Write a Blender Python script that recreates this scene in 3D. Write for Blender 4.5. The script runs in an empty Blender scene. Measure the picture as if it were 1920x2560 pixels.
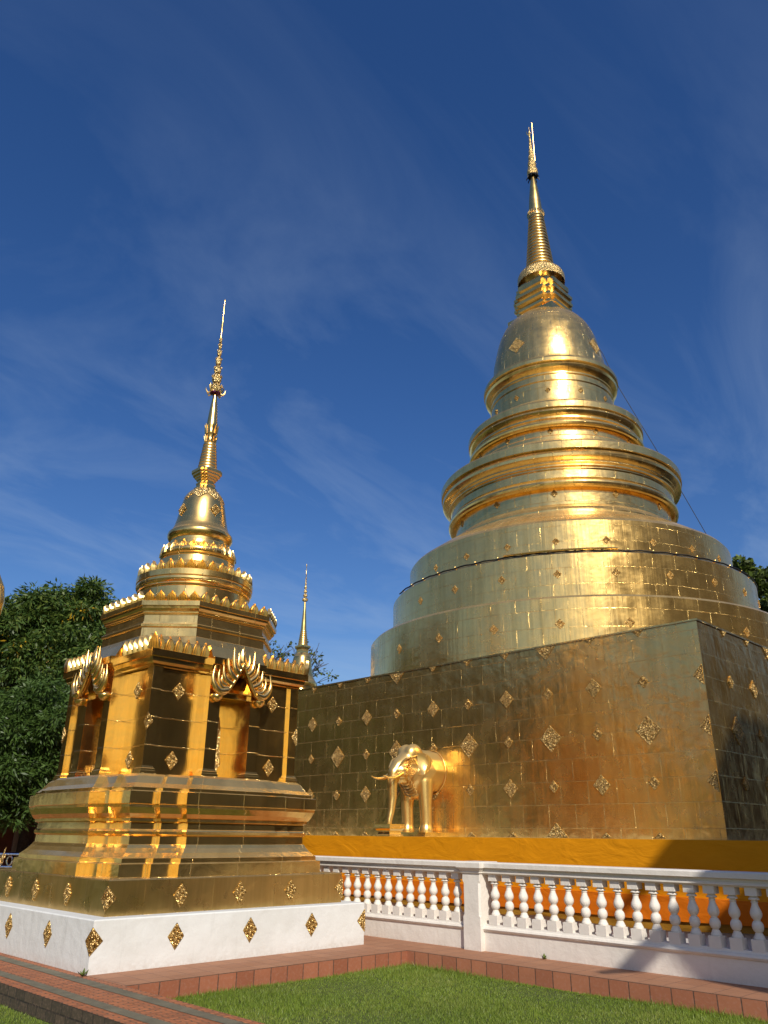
import bpy, bmesh, math, random
import numpy as np
from mathutils import Vector, Matrix

S = bpy.context.scene
COL = S.collection
R_ = math.radians
PI = math.pi
random.seed(7)

# ------------------------------------------------------------------ camera
EYE = 1.55
pitch, yaw, roll = R_(22.2), R_(45.24), R_(0.625)
fw = Vector((math.cos(yaw), math.sin(yaw), 0)); rt = Vector((math.sin(yaw), -math.cos(yaw), 0)); zz = Vector((0, 0, 1))
F = fw * math.cos(pitch) + zz * math.sin(pitch)
U0 = zz * math.cos(pitch) - fw * math.sin(pitch)
RR = rt * math.cos(roll) + U0 * math.sin(roll)
UU = U0 * math.cos(roll) - rt * math.sin(roll)
cam = bpy.data.cameras.new('camera'); co = bpy.data.objects.new('camera', cam); COL.objects.link(co)
cam.sensor_fit = 'VERTICAL'; cam.sensor_height = 36; cam.lens = 1982 / 2560 * 36
cam.clip_start = 0.05; cam.clip_end = 4000
co.matrix_world = Matrix(((RR.x, UU.x, -F.x, 0), (RR.y, UU.y, -F.y, 0), (RR.z, UU.z, -F.z, EYE), (0, 0, 0, 1)))
S.camera = co

# ------------------------------------------------------------------ light, sky, exposure
SUN_EL = R_(37)
SUN_AZ = R_(57.2)                      # the light travels along (cos, sin) of this in plan
sd = Vector((-math.cos(SUN_AZ) * math.cos(SUN_EL), -math.sin(SUN_AZ) * math.cos(SUN_EL), math.sin(SUN_EL)))
sun = bpy.data.lights.new('sun', 'SUN'); sun.energy = 4.4; sun.angle = R_(0.53); sun.color = (1.0, 0.93, 0.82)
so = bpy.data.objects.new('sun', sun); COL.objects.link(so)
so.rotation_euler = sd.to_track_quat('Z', 'Y').to_euler()
W = bpy.data.worlds.new('World'); S.world = W; W.use_nodes = True
nt = W.node_tree; nt.nodes.clear()
def wn(t, **k):
    n = nt.nodes.new(t)
    for a, b in k.items(): setattr(n, a, b)
    return n
out = wn('ShaderNodeOutputWorld'); bg = wn('ShaderNodeBackground')
sky = wn('ShaderNodeTexSky', sky_type='NISHITA', sun_disc=False, sun_elevation=SUN_EL, sun_rotation=math.atan2(sd.x, sd.y))
sky.air_density = 1.0; sky.dust_density = 1.3; sky.ozone_density = 2.6; sky.altitude = 300
hs = wn('ShaderNodeHueSaturation'); hs.inputs['Hue'].default_value = 0.512; hs.inputs['Saturation'].default_value = 1.30; hs.inputs['Value'].default_value = 1.24
tc = wn('ShaderNodeTexCoord'); sp = wn('ShaderNodeSeparateXYZ'); cb = wn('ShaderNodeCombineXYZ')
ad = wn('ShaderNodeMath', operation='ADD'); ad.inputs[1].default_value = 0.25
d1 = wn('ShaderNodeMath', operation='DIVIDE'); d2 = wn('ShaderNodeMath', operation='DIVIDE')
L = nt.links.new
L(tc.outputs['Generated'], sp.inputs[0]); L(sp.outputs['Z'], ad.inputs[0])
L(sp.outputs['X'], d1.inputs[0]); L(ad.outputs[0], d1.inputs[1]); L(sp.outputs['Y'], d2.inputs[0]); L(ad.outputs[0], d2.inputs[1])
L(d1.outputs[0], cb.inputs[0]); L(d2.outputs[0], cb.inputs[1])
mp = wn('ShaderNodeMapping'); mp.inputs['Rotation'].default_value = (0, 0, R_(-52)); mp.inputs['Scale'].default_value = (0.9, 2.0, 1); mp.inputs['Location'].default_value = (1.2, 4.4, 0)
nz = wn('ShaderNodeTexNoise'); nz.inputs['Scale'].default_value = 1.5; nz.inputs['Detail'].default_value = 8; nz.inputs['Roughness'].default_value = 0.58; nz.inputs['Distortion'].default_value = 0.9
cr = wn('ShaderNodeValToRGB'); cr.color_ramp.elements[0].position = 0.46; cr.color_ramp.elements[1].position = 0.86
cr.color_ramp.elements[0].color = (0, 0, 0, 1); cr.color_ramp.elements[1].color = (0.62, 0.62, 0.62, 1)
mx = wn('ShaderNodeMix', data_type='RGBA', blend_type='MIX'); mx.inputs['B'].default_value = (5.0, 6.3, 8.2, 1)
L(cb.outputs[0], mp.inputs[0]); L(mp.outputs[0], nz.inputs['Vector']); L(nz.outputs['Fac'], cr.inputs[0])
L(sky.outputs[0], hs.inputs['Color']); L(hs.outputs[0], mx.inputs['A']); 
zr = wn('ShaderNodeValToRGB'); zr.color_ramp.elements[0].position = 0.12; zr.color_ramp.elements[0].color = (1, 1, 1, 1); zr.color_ramp.elements[1].position = 0.78; zr.color_ramp.elements[1].color = (0.1, 0.1, 0.1, 1)
mm = wn('ShaderNodeMath', operation='MULTIPLY'); L(sp.outputs['Z'], zr.inputs[0]); L(cr.outputs[0], mm.inputs[0]); L(zr.outputs[0], mm.inputs[1]); L(mm.outputs[0], mx.inputs['Factor'])
L(mx.outputs['Result'], bg.inputs['Color']); L(bg.outputs[0], out.inputs[0])
bg.inputs['Strength'].default_value = 0.085
S.view_settings.view_transform = 'Standard'; S.view_settings.look = 'None'
S.view_settings.exposure = 0.0; S.view_settings.gamma = 1.0; S.view_settings.use_curve_mapping = False
S.cycles.max_bounces = 10; S.cycles.glossy_bounces = 6; S.cycles.caustics_reflective = False; S.cycles.caustics_refractive = False
S.cycles.sample_clamp_indirect = 6.0

# ------------------------------------------------------------------ materials
def newmat(name):
    m = bpy.data.materials.new(name); m.use_nodes = True
    t = m.node_tree; b = t.nodes['Principled BSDF']
    return m, t, b
class N:
    """small node-graph helper"""
    def __init__(s, t): s.t = t
    def n(s, ty, ins=None, **k):
        x = s.t.nodes.new(ty)
        for a, b in k.items(): setattr(x, a, b)
        for a, b in (ins or {}).items():
            if hasattr(b, 'is_linked') or isinstance(b, bpy.types.NodeSocket): s.t.links.new(b, x.inputs[a])
            else: x.inputs[a].default_value = b
        return x
    def uv(s): return s.n('ShaderNodeTexCoord').outputs['UV']
    def ob(s): return s.n('ShaderNodeTexCoord').outputs['Object']
    def map(s, v, sc, rot=(0, 0, 0)): return s.n('ShaderNodeMapping', {'Vector': v, 'Scale': sc, 'Rotation': rot}).outputs[0]
    def noise(s, v, scale, detail=3, rough=0.5, dist=0): return s.n('ShaderNodeTexNoise', {'Vector': v, 'Scale': scale, 'Detail': detail, 'Roughness': rough, 'Distortion': dist}).outputs['Fac']
    def ramp(s, f, stops):
        x = s.n('ShaderNodeValToRGB', {'Fac': f}); e = x.color_ramp.elements
        while len(e) < len(stops): e.new(0.5)
        for k, (p, c) in enumerate(stops):
            e[k].position = p; e[k].color = (c if len(c) == 4 else (*c, 1)) if isinstance(c, tuple) else (c, c, c, 1)
        return x.outputs['Color']
    def mix(s, f, a, b, bt='MIX'):
        x = s.t.nodes.new('ShaderNodeMix'); x.data_type = 'RGBA'; x.blend_type = bt
        for nm, v in (('Factor', f), ('A', a), ('B', b)):
            if isinstance(v, bpy.types.NodeSocket): s.t.links.new(v, x.inputs[nm] if nm != 'Factor' else x.inputs[0])
            elif nm == 'Factor': x.inputs[0].default_value = v
            else: x.inputs[nm].default_value = (*v, 1) if len(v) == 3 else v
        return x.outputs['Result']
    def math(s, op, a, b=0.0):
        x = s.n('ShaderNodeMath', operation=op)
        for i, v in enumerate((a, b)):
            if isinstance(v, bpy.types.NodeSocket): s.t.links.new(v, x.inputs[i])
            else: x.inputs[i].default_value = v
        return x.outputs[0]
    def bump(s, h, dist, prev=None, strength=1.0):
        x = s.n('ShaderNodeBump', {'Height': h, 'Distance': dist, 'Strength': strength})
        if prev is not None: s.t.links.new(prev, x.inputs['Normal'])
        return x.outputs[0]

GOLD_A = (0.97, 0.655, 0.225); GOLD_B = (0.76, 0.46, 0.125)
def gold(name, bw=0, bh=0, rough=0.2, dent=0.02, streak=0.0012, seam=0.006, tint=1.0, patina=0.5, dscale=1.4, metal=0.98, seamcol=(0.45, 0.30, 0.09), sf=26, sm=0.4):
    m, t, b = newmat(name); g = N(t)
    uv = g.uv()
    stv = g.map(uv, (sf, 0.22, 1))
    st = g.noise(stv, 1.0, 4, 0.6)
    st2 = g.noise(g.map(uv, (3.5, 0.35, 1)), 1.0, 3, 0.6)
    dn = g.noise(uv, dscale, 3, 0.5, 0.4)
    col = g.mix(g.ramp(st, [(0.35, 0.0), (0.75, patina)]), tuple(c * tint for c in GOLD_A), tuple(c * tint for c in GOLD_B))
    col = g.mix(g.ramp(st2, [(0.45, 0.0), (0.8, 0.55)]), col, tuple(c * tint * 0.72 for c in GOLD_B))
    nrm = g.bump(dn, dent)
    nrm = g.bump(st, streak, nrm)
    if bw:
        br = g.n('ShaderNodeTexBrick', {'Vector': uv, 'Scale': 1.0, 'Brick Width': bw, 'Row Height': bh, 'Mortar Size': 0.007, 'Mortar Smooth': 0.6, 'Color1': (0, 0, 0, 1), 'Color2': (1, 1, 1, 1), 'Mortar': (0.5, 0.5, 0.5, 1)})
        # every sheet buckles on its own: shift the dent noise by a random value per sheet
        rnd = g.n('ShaderNodeVectorMath', {0: br.outputs['Color'], 1: (7.0, 3.0, 5.0)}, operation='MULTIPLY').outputs[0]
        pos = g.n('ShaderNodeVectorMath', {0: uv, 1: rnd}, operation='ADD').outputs[0]
        pn = g.noise(pos, 2.6, 2, 0.5)
        nrm = g.bump(pn, dent * 0.75, nrm)
        # seams show only here and there, as crimped folds
        sk = g.math('MULTIPLY', br.outputs['Fac'], g.ramp(g.noise(uv, 3.0, 3), [(0.36, 0.15), (0.62, 1.0)]))
        nrm = g.bump(sk, seam, nrm)
        col = g.mix(g.math('MULTIPLY', sk, sm), col, seamcol)
    ro = g.ramp(g.noise(uv, 2.2, 4), [(0.3, rough * 0.75), (0.75, rough * 1.35)])
    # dust settled on surfaces that face upward
    nz_ = g.n('ShaderNodeSeparateXYZ', {0: g.n('ShaderNodeNewGeometry').outputs['True Normal']}).outputs['Z']
    du = g.math('MULTIPLY', g.ramp(nz_, [(0.2, 0.0), (0.9, 0.34)]), g.ramp(g.noise(uv, 1.1, 5), [(0.25, 0.5), (0.7, 1.0)]))
    col = g.mix(du, col, (0.50, 0.40, 0.29))
    t.links.new(g.math('SUBTRACT', metal, du), b.inputs['Metallic'])
    t.links.new(col, b.inputs['Base Color']); t.links.new(nrm, b.inputs['Normal']); t.links.new(ro, b.inputs['Roughness'])
    b.inputs['Specular IOR Level'].default_value = 0.3
    return m
M = {}
LT = (1.0, 0.85, 0.5)  # pale seam colour standing in for the bright reflection off raised seams
M['wall'] = gold('gold_sheet_wall', 0.60, 0.415, 0.24, 0.019, 0.0035, 0.006, metal=0.94, sf=12, seamcol=(0.7, 0.46, 0.16), sm=0.2)
M['drum'] = gold('gold_sheet_drum', 0.62, 0.42, 0.24, 0.011, 0.0060, 0.003, metal=0.92, sf=12, sm=0.25)
M['tier'] = gold('gold_sheet_tier', 0.55, 0.5, 0.22, 0.012, 0.0010, 0.005, patina=0.3, metal=0.95)
M['bell'] = gold('gold_sheet_bell', 0.34, 0.42, 0.24, 0.010, 0.0006, 0.014, patina=0.3, seamcol=LT, metal=0.95, sm=0.9)
M['spire'] = gold('gold_spire', 0, 0, 0.26, 0.004, 0.0002, patina=0.3)
M['panel'] = gold('gold_panel', 30, 0.40, 0.17, 0.011, 0.0010, 0.003, patina=0.35, seamcol=LT, metal=0.985, sf=34)
M['moulding'] = gold('gold_moulding', 0.78, 5.0, 0.17, 0.006, 0.0005, 0.004, patina=0.35, dscale=2.5, seamcol=LT, metal=0.965)
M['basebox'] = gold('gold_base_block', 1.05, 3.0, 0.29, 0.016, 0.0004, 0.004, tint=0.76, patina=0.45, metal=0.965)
M['statue'] = gold('gold_statue', 0, 0, 0.32, 0.006, 0.0003, patina=0.3, dscale=5, metal=0.90)
M['cast'] = gold('gold_cast', 0, 0, 0.27, 0.004, 0.0002, patina=0.25, dscale=5)
def glitter(name='gold_relief', hi=(1.0, 0.75, 0.34), lo=(0.50, 0.31, 0.09)):
    m, t, b = newmat(name); g = N(t); v = g.ob()
    vo = g.n('ShaderNodeTexVoronoi', {'Vector': v, 'Scale': 34.0}, feature='F1').outputs['Distance']
    n2 = g.noise(v, 40, 2)
    col = g.mix(g.ramp(vo, [(0.25, 0.0), (0.7, 1.0)]), hi, lo)  # crevice shade painted into the colour: darker away from each cell centre
    nr = g.bump(vo, -0.022); nr = g.bump(n2, 0.010, nr)
    t.links.new(col, b.inputs['Base Color']); t.links.new(nr, b.inputs['Normal'])
    b.inputs['Metallic'].default_value = 0.78; b.inputs['Roughness'].default_value = 0.3
    return m
M['relief'] = glitter()
M['plate'] = glitter('gold_relief_ground', (0.80, 0.56, 0.22), (0.34, 0.20, 0.05))
def plain(name, col, rough=0.6, metal=0.0, var=0.12, scale=6.0, bump=0.004, bscale=30.0, spec=0.4):
    m, t, b = newmat(name); g = N(t); v = g.ob()
    c2 = tuple(c * (1 - 2 * var) for c in col)
    c = g.mix(g.ramp(g.noise(v, scale, 5, 0.6), [(0.3, 0.0), (0.75, 1.0)]), col, c2)
    t.links.new(c, b.inputs['Base Color']); t.links.new(g.bump(g.noise(v, bscale, 4), bump), b.inputs['Normal'])
    b.inputs['Roughness'].default_value = rough; b.inputs['Metallic'].default_value = metal; b.inputs['Specular IOR Level'].default_value = spec
    return m
def whitewash(name, base=(0.80, 0.79, 0.77), dirt=0.5):
    m, t, b = newmat(name); g = N(t); v = g.ob()
    n1 = g.noise(v, 1.6, 6, 0.62)
    drip = g.noise(g.map(v, (9, 9, 0.7)), 1.0, 4, 0.6)
    fine = g.noise(v, 24, 5, 0.6)
    c = g.mix(g.ramp(n1, [(0.42, 0.0), (0.8, dirt)]), base, tuple(x * y for x, y in zip(base, (0.80, 0.79, 0.76))))
    c = g.mix(g.ramp(drip, [(0.58, 0.0), (0.85, dirt * 0.6)]), c, tuple(x * y for x, y in zip(base, (0.62, 0.62, 0.60))))
    # splash-back grime a hand's breadth above the paving
    z = g.n('ShaderNodeSeparateXYZ', {0: g.n('ShaderNodeNewGeometry').outputs['Position']}).outputs['Z']
    lo = g.math('MULTIPLY', g.ramp(z, [(0.0, 1.0), (0.13, 0.0)]), g.ramp(fine, [(0.35, 0.1), (0.7, 0.9)]))
    c = g.mix(g.math('MULTIPLY', lo, 0.8 * dirt), c, (0.46, 0.40, 0.34))
    nr = g.bump(g.noise(v, 5, 4, 0.55), 0.012); nr = g.bump(fine, 0.0025, nr)
    t.links.new(c, b.inputs['Base Color']); t.links.new(nr, b.inputs['Normal']); b.inputs['Roughness'].default_value = 0.75
    b.inputs['Specular IOR Level'].default_value = 0.25
    return m
M['white'] = whitewash('whitewash', (0.72, 0.73, 0.71), 0.7)
M['white2'] = whitewash('whitewash_balustrade', (0.76, 0.715, 0.645), 0.5)
M['white3'] = whitewash('whitewash_terrace', (0.70, 0.70, 0.69), 0.6)
def cloth(name, col):
    m, t, b = newmat(name); g = N(t); v = g.ob()
    n = g.noise(g.map(v, (1, 1.2, 2.5)), 1.4, 4, 0.55, 0.8)
    wv = g.n('ShaderNodeTexWave', {'Vector': v, 'Scale': 60.0, 'Distortion': 1.0}, wave_type='BANDS', bands_direction='Z').outputs['Fac']
    c = g.mix(g.ramp(n, [(0.3, 0.0), (0.75, 0.5)]), col, tuple(x * 0.82 for x in col))
    nr = g.bump(n, 0.03); nr = g.bump(wv, 0.0003, nr)
    t.links.new(c, b.inputs['Base Color']); t.links.new(nr, b.inputs['Normal']); b.inputs['Roughness'].default_value = 0.7
    b.inputs['Specular IOR Level'].default_value = 0.2
    return m
M['cloth1'] = cloth('saffron_cloth', (0.72, 0.285, 0.003))
M['cloth2'] = cloth('orange_cloth', (0.68, 0.165, 0.004))
M['cloth3'] = cloth('golden_brown_cloth', (0.34, 0.17, 0.018))
M['cloth4'] = cloth('dark_red_cloth', (0.34, 0.05, 0.008))
def tilemat(name, tx, ty, off=0.0, c1=(0.40, 0.195, 0.105), c2=(0.34, 0.155, 0.08), grout=(0.21, 0.11, 0.07), coord='XY', mort=0.006):
    m, t, b = newmat(name); g = N(t); v = g.n('ShaderNodeNewGeometry').outputs['Position']
    if coord != 'XY':
        s = g.n('ShaderNodeSeparateXYZ', {0: v})
        v = g.n('ShaderNodeCombineXYZ', {'X': s.outputs[coord[0]], 'Y': s.outputs[coord[1]]}).outputs[0]
    br = g.n('ShaderNodeTexBrick', {'Vector': v, 'Scale': 1.0, 'Brick Width': tx, 'Row Height': ty, 'Mortar Size': mort, 'Mortar Smooth': 0.2, 'Color1': (*c1, 1), 'Color2': (*c2, 1), 'Mortar': (*grout, 1)}, offset=off)
    n = g.noise(v, 3.0, 6, 0.65); f = g.noise(v, 28, 4, 0.6)
    c = g.mix(g.ramp(n, [(0.4, 0.0), (0.8, 0.55)]), br.outputs['Color'], tuple(x * 0.62 for x in c1))
    c = g.mix(g.ramp(f, [(0.5, 0.0), (0.85, 0.4)]), c, (0.42, 0.26, 0.20))
    nr = g.bump(g.math('SUBTRACT', 1.0, br.outputs['Fac']), 0.004); nr = g.bump(f, 0.0015, nr)
    t.links.new(c, b.inputs['Base Color']); t.links.new(nr, b.inputs['Normal'])
    b.inputs['Roughness'].default_value = 0.7; b.inputs['Specular IOR Level'].default_value = 0.35
    return m
M['tile'] = tilemat('terracotta_paving', 0.30, 0.30)
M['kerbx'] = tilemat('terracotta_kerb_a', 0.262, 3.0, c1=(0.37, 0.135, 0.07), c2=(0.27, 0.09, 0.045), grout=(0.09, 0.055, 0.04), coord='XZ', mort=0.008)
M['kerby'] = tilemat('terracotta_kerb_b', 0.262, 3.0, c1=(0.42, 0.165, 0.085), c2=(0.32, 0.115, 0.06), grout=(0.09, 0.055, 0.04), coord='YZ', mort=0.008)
M['brick'] = tilemat('edge_laid_brick', 0.16, 0.052, 0.5, (0.56, 0.19, 0.075), (0.33, 0.115, 0.05), (0.10, 0.07, 0.045), mort=0.008)
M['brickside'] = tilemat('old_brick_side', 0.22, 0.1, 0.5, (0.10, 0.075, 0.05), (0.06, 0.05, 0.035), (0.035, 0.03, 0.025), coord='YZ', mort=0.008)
M['concrete'] = plain('concrete_strip', (0.19, 0.17, 0.115), 0.85, var=0.22, scale=5, bump=0.004, bscale=40)
M['soil'] = plain('turf_soil', (0.10, 0.135, 0.03), 0.95, var=0.3, scale=7, bump=0.02, bscale=50)
M['dark'] = plain('dark_metal', (0.03, 0.03, 0.03), 0.5, 0.6)
M['steel'] = plain('silver_metal', (0.7, 0.72, 0.74), 0.25, 1.0, var=0.05)
M['wood'] = plain('dark_red_timber', (0.15, 0.045, 0.022), 0.6, var=0.25, scale=3)
M['roof'] = tilemat('roof_tiles', 0.2, 0.16, 0.5, (0.16, 0.05, 0.03), (0.10, 0.032, 0.02), (0.04, 0.015, 0.01))
M['ochre'] = plain('ochre_gilding', (0.40, 0.28, 0.09), 0.5, 0.2)
M['tan'] = plain('tan_plaster', (0.34, 0.22, 0.12), 0.8)
M['plaster'] = plain('aged_plaster', (0.40, 0.34, 0.27), 0.8)
M['purple'] = plain('violet_enamel', (0.16, 0.03, 0.11), 0.3, 0.5)
def foliage(name, c1, c2, tr=0.25, patch=None):
    m, t, b = newmat(name); g = N(t)
    r = g.n('ShaderNodeNewGeometry').outputs['Random Per Island']
    c = g.mix(r, c1, c2)
    if patch:
        pz = g.n('ShaderNodeNewGeometry').outputs['Position']
        c = g.mix(g.math('MULTIPLY', g.ramp(g.noise(pz, 1.3, 5, 0.65), [(0.42, 0.0), (0.72, 0.75)]), r), c, patch)
        c = g.mix(g.ramp(g.noise(pz, 0.5, 3), [(0.4, 0.0), (0.7, 0.4)]), c, (0.10, 0.17, 0.02))
    t.links.new(c, b.inputs['Base Color']); b.inputs['Roughness'].default_value = 0.45; b.inputs['Specular IOR Level'].default_value = 0.35
    tl = g.n('ShaderNodeBsdfTranslucent', {'Color': c}); ms = g.n('ShaderNodeMixShader', {0: tr, 1: b.outputs[0], 2: tl.outputs[0]})
    t.links.new(ms.outputs[0], t.nodes['Material Output'].inputs[0])
    return m
M['leaf1'] = foliage('leaf_deep_green', (0.035, 0.070, 0.013), (0.08, 0.14, 0.026))
M['leaf2'] = foliage('leaf_yellow_green', (0.075, 0.115, 0.018), (0.15, 0.20, 0.036))
M['leaf3'] = foliage('leaf_far', (0.045, 0.07, 0.02), (0.09, 0.11, 0.035))
M['leaf4'] = foliage('leaf_olive_brown', (0.075, 0.060, 0.018), (0.13, 0.10, 0.03))
M['flower'] = foliage('yellow_blossom', (0.45, 0.26, 0.01), (0.55, 0.36, 0.03))
M['grass'] = foliage('grass_blade', (0.155, 0.25, 0.028), (0.31, 0.39, 0.055), 0.35, (0.34, 0.33, 0.10))
M['dry'] = plain('dry_leaf', (0.26, 0.13, 0.05), 0.8)
M['bark'] = plain('bark', (0.10, 0.075, 0.055), 0.9, var=0.3, scale=8, bump=0.02, bscale=20)

# ------------------------------------------------------------------ mesh helpers
class MB:
    def __init__(s): s.v = []; s.f = []; s.uv = []
    def face(s, pts, uvs=None):
        k = len(s.v); s.v += [tuple(p) for p in pts]; s.f.append(tuple(range(k, k + len(pts))))
        s.uv.append(uvs or [(p[0] + p[1], p[2]) for p in pts])
    def grid(s, rows, uvs=None, closed=False):
        """rows of points (each row the same length) skinned with quads sharing vertices"""
        k = len(s.v); n = len(rows[0])
        for r in rows: s.v += [tuple(p) for p in r]
        for i in range(len(rows) - 1):
            for j in range(n - (0 if closed else 1)):
                j2 = (j + 1) % n
                s.f.append((k + i * n + j, k + i * n + j2, k + (i + 1) * n + j2, k + (i + 1) * n + j))
                if uvs:
                    u = uvs
                    s.uv.append([(u[i][j][0], u[i][j][1]), (u[i][j + 1][0], u[i][j + 1][1]), (u[i + 1][j + 1][0], u[i + 1][j + 1][1]), (u[i + 1][j][0], u[i + 1][j][1])])
                else: s.uv.append([(0, 0)] * 4)
    def box(s, a, b):
        x0, y0, z0 = a; x1, y1, z1 = b
        P = [(x0, y0, z0), (x1, y0, z0), (x1, y1, z0), (x0, y1, z0), (x0, y0, z1), (x1, y0, z1), (x1, y1, z1), (x0, y1, z1)]
        for q in ((0, 3, 2, 1), (4, 5, 6, 7), (0, 1, 5, 4), (1, 2, 6, 5), (2, 3, 7, 6), (3, 0, 4, 7)): s.face([P[i] for i in q])
    def revolve(s, prof, seg=96, cx=0, cy=0):
        rm = max(p[0] for p in prof); rows = []; uvs = []; v = 0
        for i, p in enumerate(prof):
            if i: v += math.hypot(p[0] - prof[i - 1][0], p[1] - prof[i - 1][1])
            rows.append([(cx + p[0] * math.cos(2 * PI * j / seg), cy + p[0] * math.sin(2 * PI * j / seg), p[1]) for j in range(seg)])
            uvs.append([(2 * PI * j / seg * rm, v) for j in range(seg + 1)])
        s.grid(rows, uvs, True)
    def loft(s, plan, prof, cap=False):
        """plan(h) -> list of xy; prof = [(h, z)]; flat quads with metre uvs"""
        P = [(plan(h), z) for h, z in prof]; v = 0
        for i in range(len(P) - 1):
            A, za = P[i]; B, zb = P[i + 1]; n = len(A); u = 0
            dv = math.hypot(prof[i + 1][0] - prof[i][0], zb - za)
            for j in range(n):
                j2 = (j + 1) % n; l = math.hypot(A[j2][0] - A[j][0], A[j2][1] - A[j][1])
                s.face([(*A[j], za), (*A[j2], za), (*B[j2], zb), (*B[j], zb)], [(u, v), (u + l, v), (u + l, v + dv), (u, v + dv)]); u += l
            v += dv
        if cap:
            A, z = P[-1]; s.face([(*a, z) for a in A], [(a[0], a[1]) for a in A])
    def tube(s, pts, rad, seg=8, sy=1.0, cap=True):
        pts = [Vector(p) for p in pts]; n = len(pts)
        rad = rad if hasattr(rad, '__len__') else [rad] * n
        up = Vector((0.123, 0.31, 0.94)); rows = []; L = 0; uvs = []
        for i, p in enumerate(pts):
            d = (pts[min(i + 1, n - 1)] - pts[max(i - 1, 0)]).normalized()
            a = d.cross(up)
            if a.length < 1e-3: a = d.cross(Vector((1, 0, 0)))
            a.normalize(); b = a.cross(d).normalized(); up = b
            if i: L += (p - pts[i - 1]).length
            rows.append([p + a * (rad[i] * math.cos(2 * PI * k / seg)) + b * (rad[i] * sy * math.sin(2 * PI * k / seg)) for k in range(seg)])
            uvs.append([(k / seg * 2 * PI * rad[i], L) for k in range(seg + 1)])
        s.grid(rows, uvs, True)
        if cap:
            s.face(rows[0][::-1]); s.face(rows[-1])
    def build(s, name, mat, parent=None, smooth=None, loc=None):
        me = bpy.data.meshes.new(name); me.from_pydata(s.v, [], s.f)
        ul = me.uv_layers.new(name='UVMap'); flat = [c for f in s.uv for p in f for c in p]
        ul.data.foreach_set('uv', flat)
        me.materials.append(mat)
        if smooth is not None:
            me.polygons.foreach_set('use_smooth', [True] * len(me.polygons)); me.set_sharp_from_angle(angle=R_(smooth))
        me.update()
        o = bpy.data.objects.new(name, me); COL.objects.link(o)
        if parent is not None: o.parent = parent
        if loc: o.location = loc
        return o
def thing(name, label, cat, loc=(0, 0, 0), group=None):
    o = bpy.data.objects.new(name, None); COL.objects.link(o); o.location = loc; o.empty_display_size = 0.2
    o['label'] = label; o['category'] = cat
    if group: o['group'] = group
    return o
def tag(o, label=None, cat=None, group=None, kind=None):
    if label: o['label'] = label
    if cat: o['category'] = cat
    if group: o['group'] = group
    if kind: o['kind'] = kind
    return o
def copy_tree(o, parent=None):
    c = o.copy(); COL.objects.link(c)
    if parent is not None: c.parent = parent
    for ch in [x for x in bpy.data.objects if x.parent == o and x != c]: copy_tree(ch, c)
    return c
def bezier(pts, n):
    """Catmull-Rom through pts"""
    P = [Vector(p) for p in pts]; P = [P[0] * 2 - P[1]] + P + [P[-1] * 2 - P[-2]]; out = []
    for i in range(1, len(P) - 2):
        for k in range(n):
            t = k / n; a, b, c, d = P[i - 1:i + 3]
            out.append(0.5 * ((2 * b) + (c - a) * t + (2 * a - 5 * b + 4 * c - d) * t * t + (3 * b - a - 3 * c + d) * t ** 3))
    out.append(P[-2]); return out

# diamond ornament meshes: a low relief rhomb with a raised rim, a boss and petals (local x = right, y = up, z = out)
def diamond_mesh(w, h, part='full', fold=False):
    b = MB(); hw, hh = w / 2, h / 2; t = 0.009
    def clip(y): return max(0, y) if part == 'top' else (min(0, y) if part == 'bottom' else y)
    ring = lambda s, z: [(hw * s, 0, z), (0, clip(hh * s), z), (-hw * s, 0, z), (0, clip(-hh * s), z)]
    rings = [ring(1, -0.012), ring(1, t), ring(0.94, t * 1.3), ring(0.88, t * 0.7), ring(0.5, t * 0.8), ring(0.42, t * 1.3), ring(0.3, t * 0.8), ring(0.16, t * 1.4), ring(0.02, t * 1.6)]
    b.grid(rings, None, True)
    nf = len(b.f)
    rr = random.Random(3)
    for k in range(90):          # scrollwork knobs over the plate
        u, v = rr.uniform(-1, 1), rr.uniform(-1, 1); x, y = (u + v) / 2 * .9, (u - v) / 2 * .9
        if part == 'top' and y < .05 or part == 'bottom' and y > -.05: continue
        x *= hw; y *= hh; r = hw * rr.uniform(0.04, 0.075); n6 = 5
        b.grid([[(x + r * math.cos(2 * PI * q / n6), y + r * math.sin(2 * PI * q / n6), t * 0.5) for q in range(n6)], [(x + r * .55 * math.cos(2 * PI * q / n6), y + r * .55 * math.sin(2 * PI * q / n6), t * rr.uniform(1.6, 2.6)) for q in range(n6)]], None, True)
        z_ = b.v[-1][2]; b.face([(x + r * .55 * math.cos(2 * PI * q / n6), y + r * .55 * math.sin(2 * PI * q / n6), z_) for q in range(n6)])
    b.nf = nf
    if fold:        # bent round a right-angled corner: left half turns away
        c = math.sqrt(0.5)
        b.v = [((x) * c, y, z - abs(x) * c + 0.004) for x, y, z in b.v]
    return b
DM = {}
def diamond(w, h, pos, normal, parent, part='full', fold=False, mat='relief'):
    key = (round(w, 3), round(h, 3), part, fold)
    n = Vector(normal).normalized(); right = Vector((0, 0, 1)).cross(n).normalized(); upv = n.cross(right)
    if key not in DM:
        dm = diamond_mesh(w, h, part, fold); o = dm.build('diamond_ornament', M['plate'], parent); DM[key] = o.data
        o.data.materials.append(M['relief']); o.data.polygons.foreach_set('material_index', [0 if q < dm.nf else 1 for q in range(len(o.data.polygons))])
    else:
        o = bpy.data.objects.new('diamond_ornament', DM[key]); COL.objects.link(o); o.parent = parent
    p = Vector(pos)
    o.matrix_local = Matrix(((right.x, upv.x, n.x, p.x), (right.y, upv.y, n.y, p.y), (right.z, upv.z, n.z, p.z), (0, 0, 0, 1)))
    return o

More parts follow.
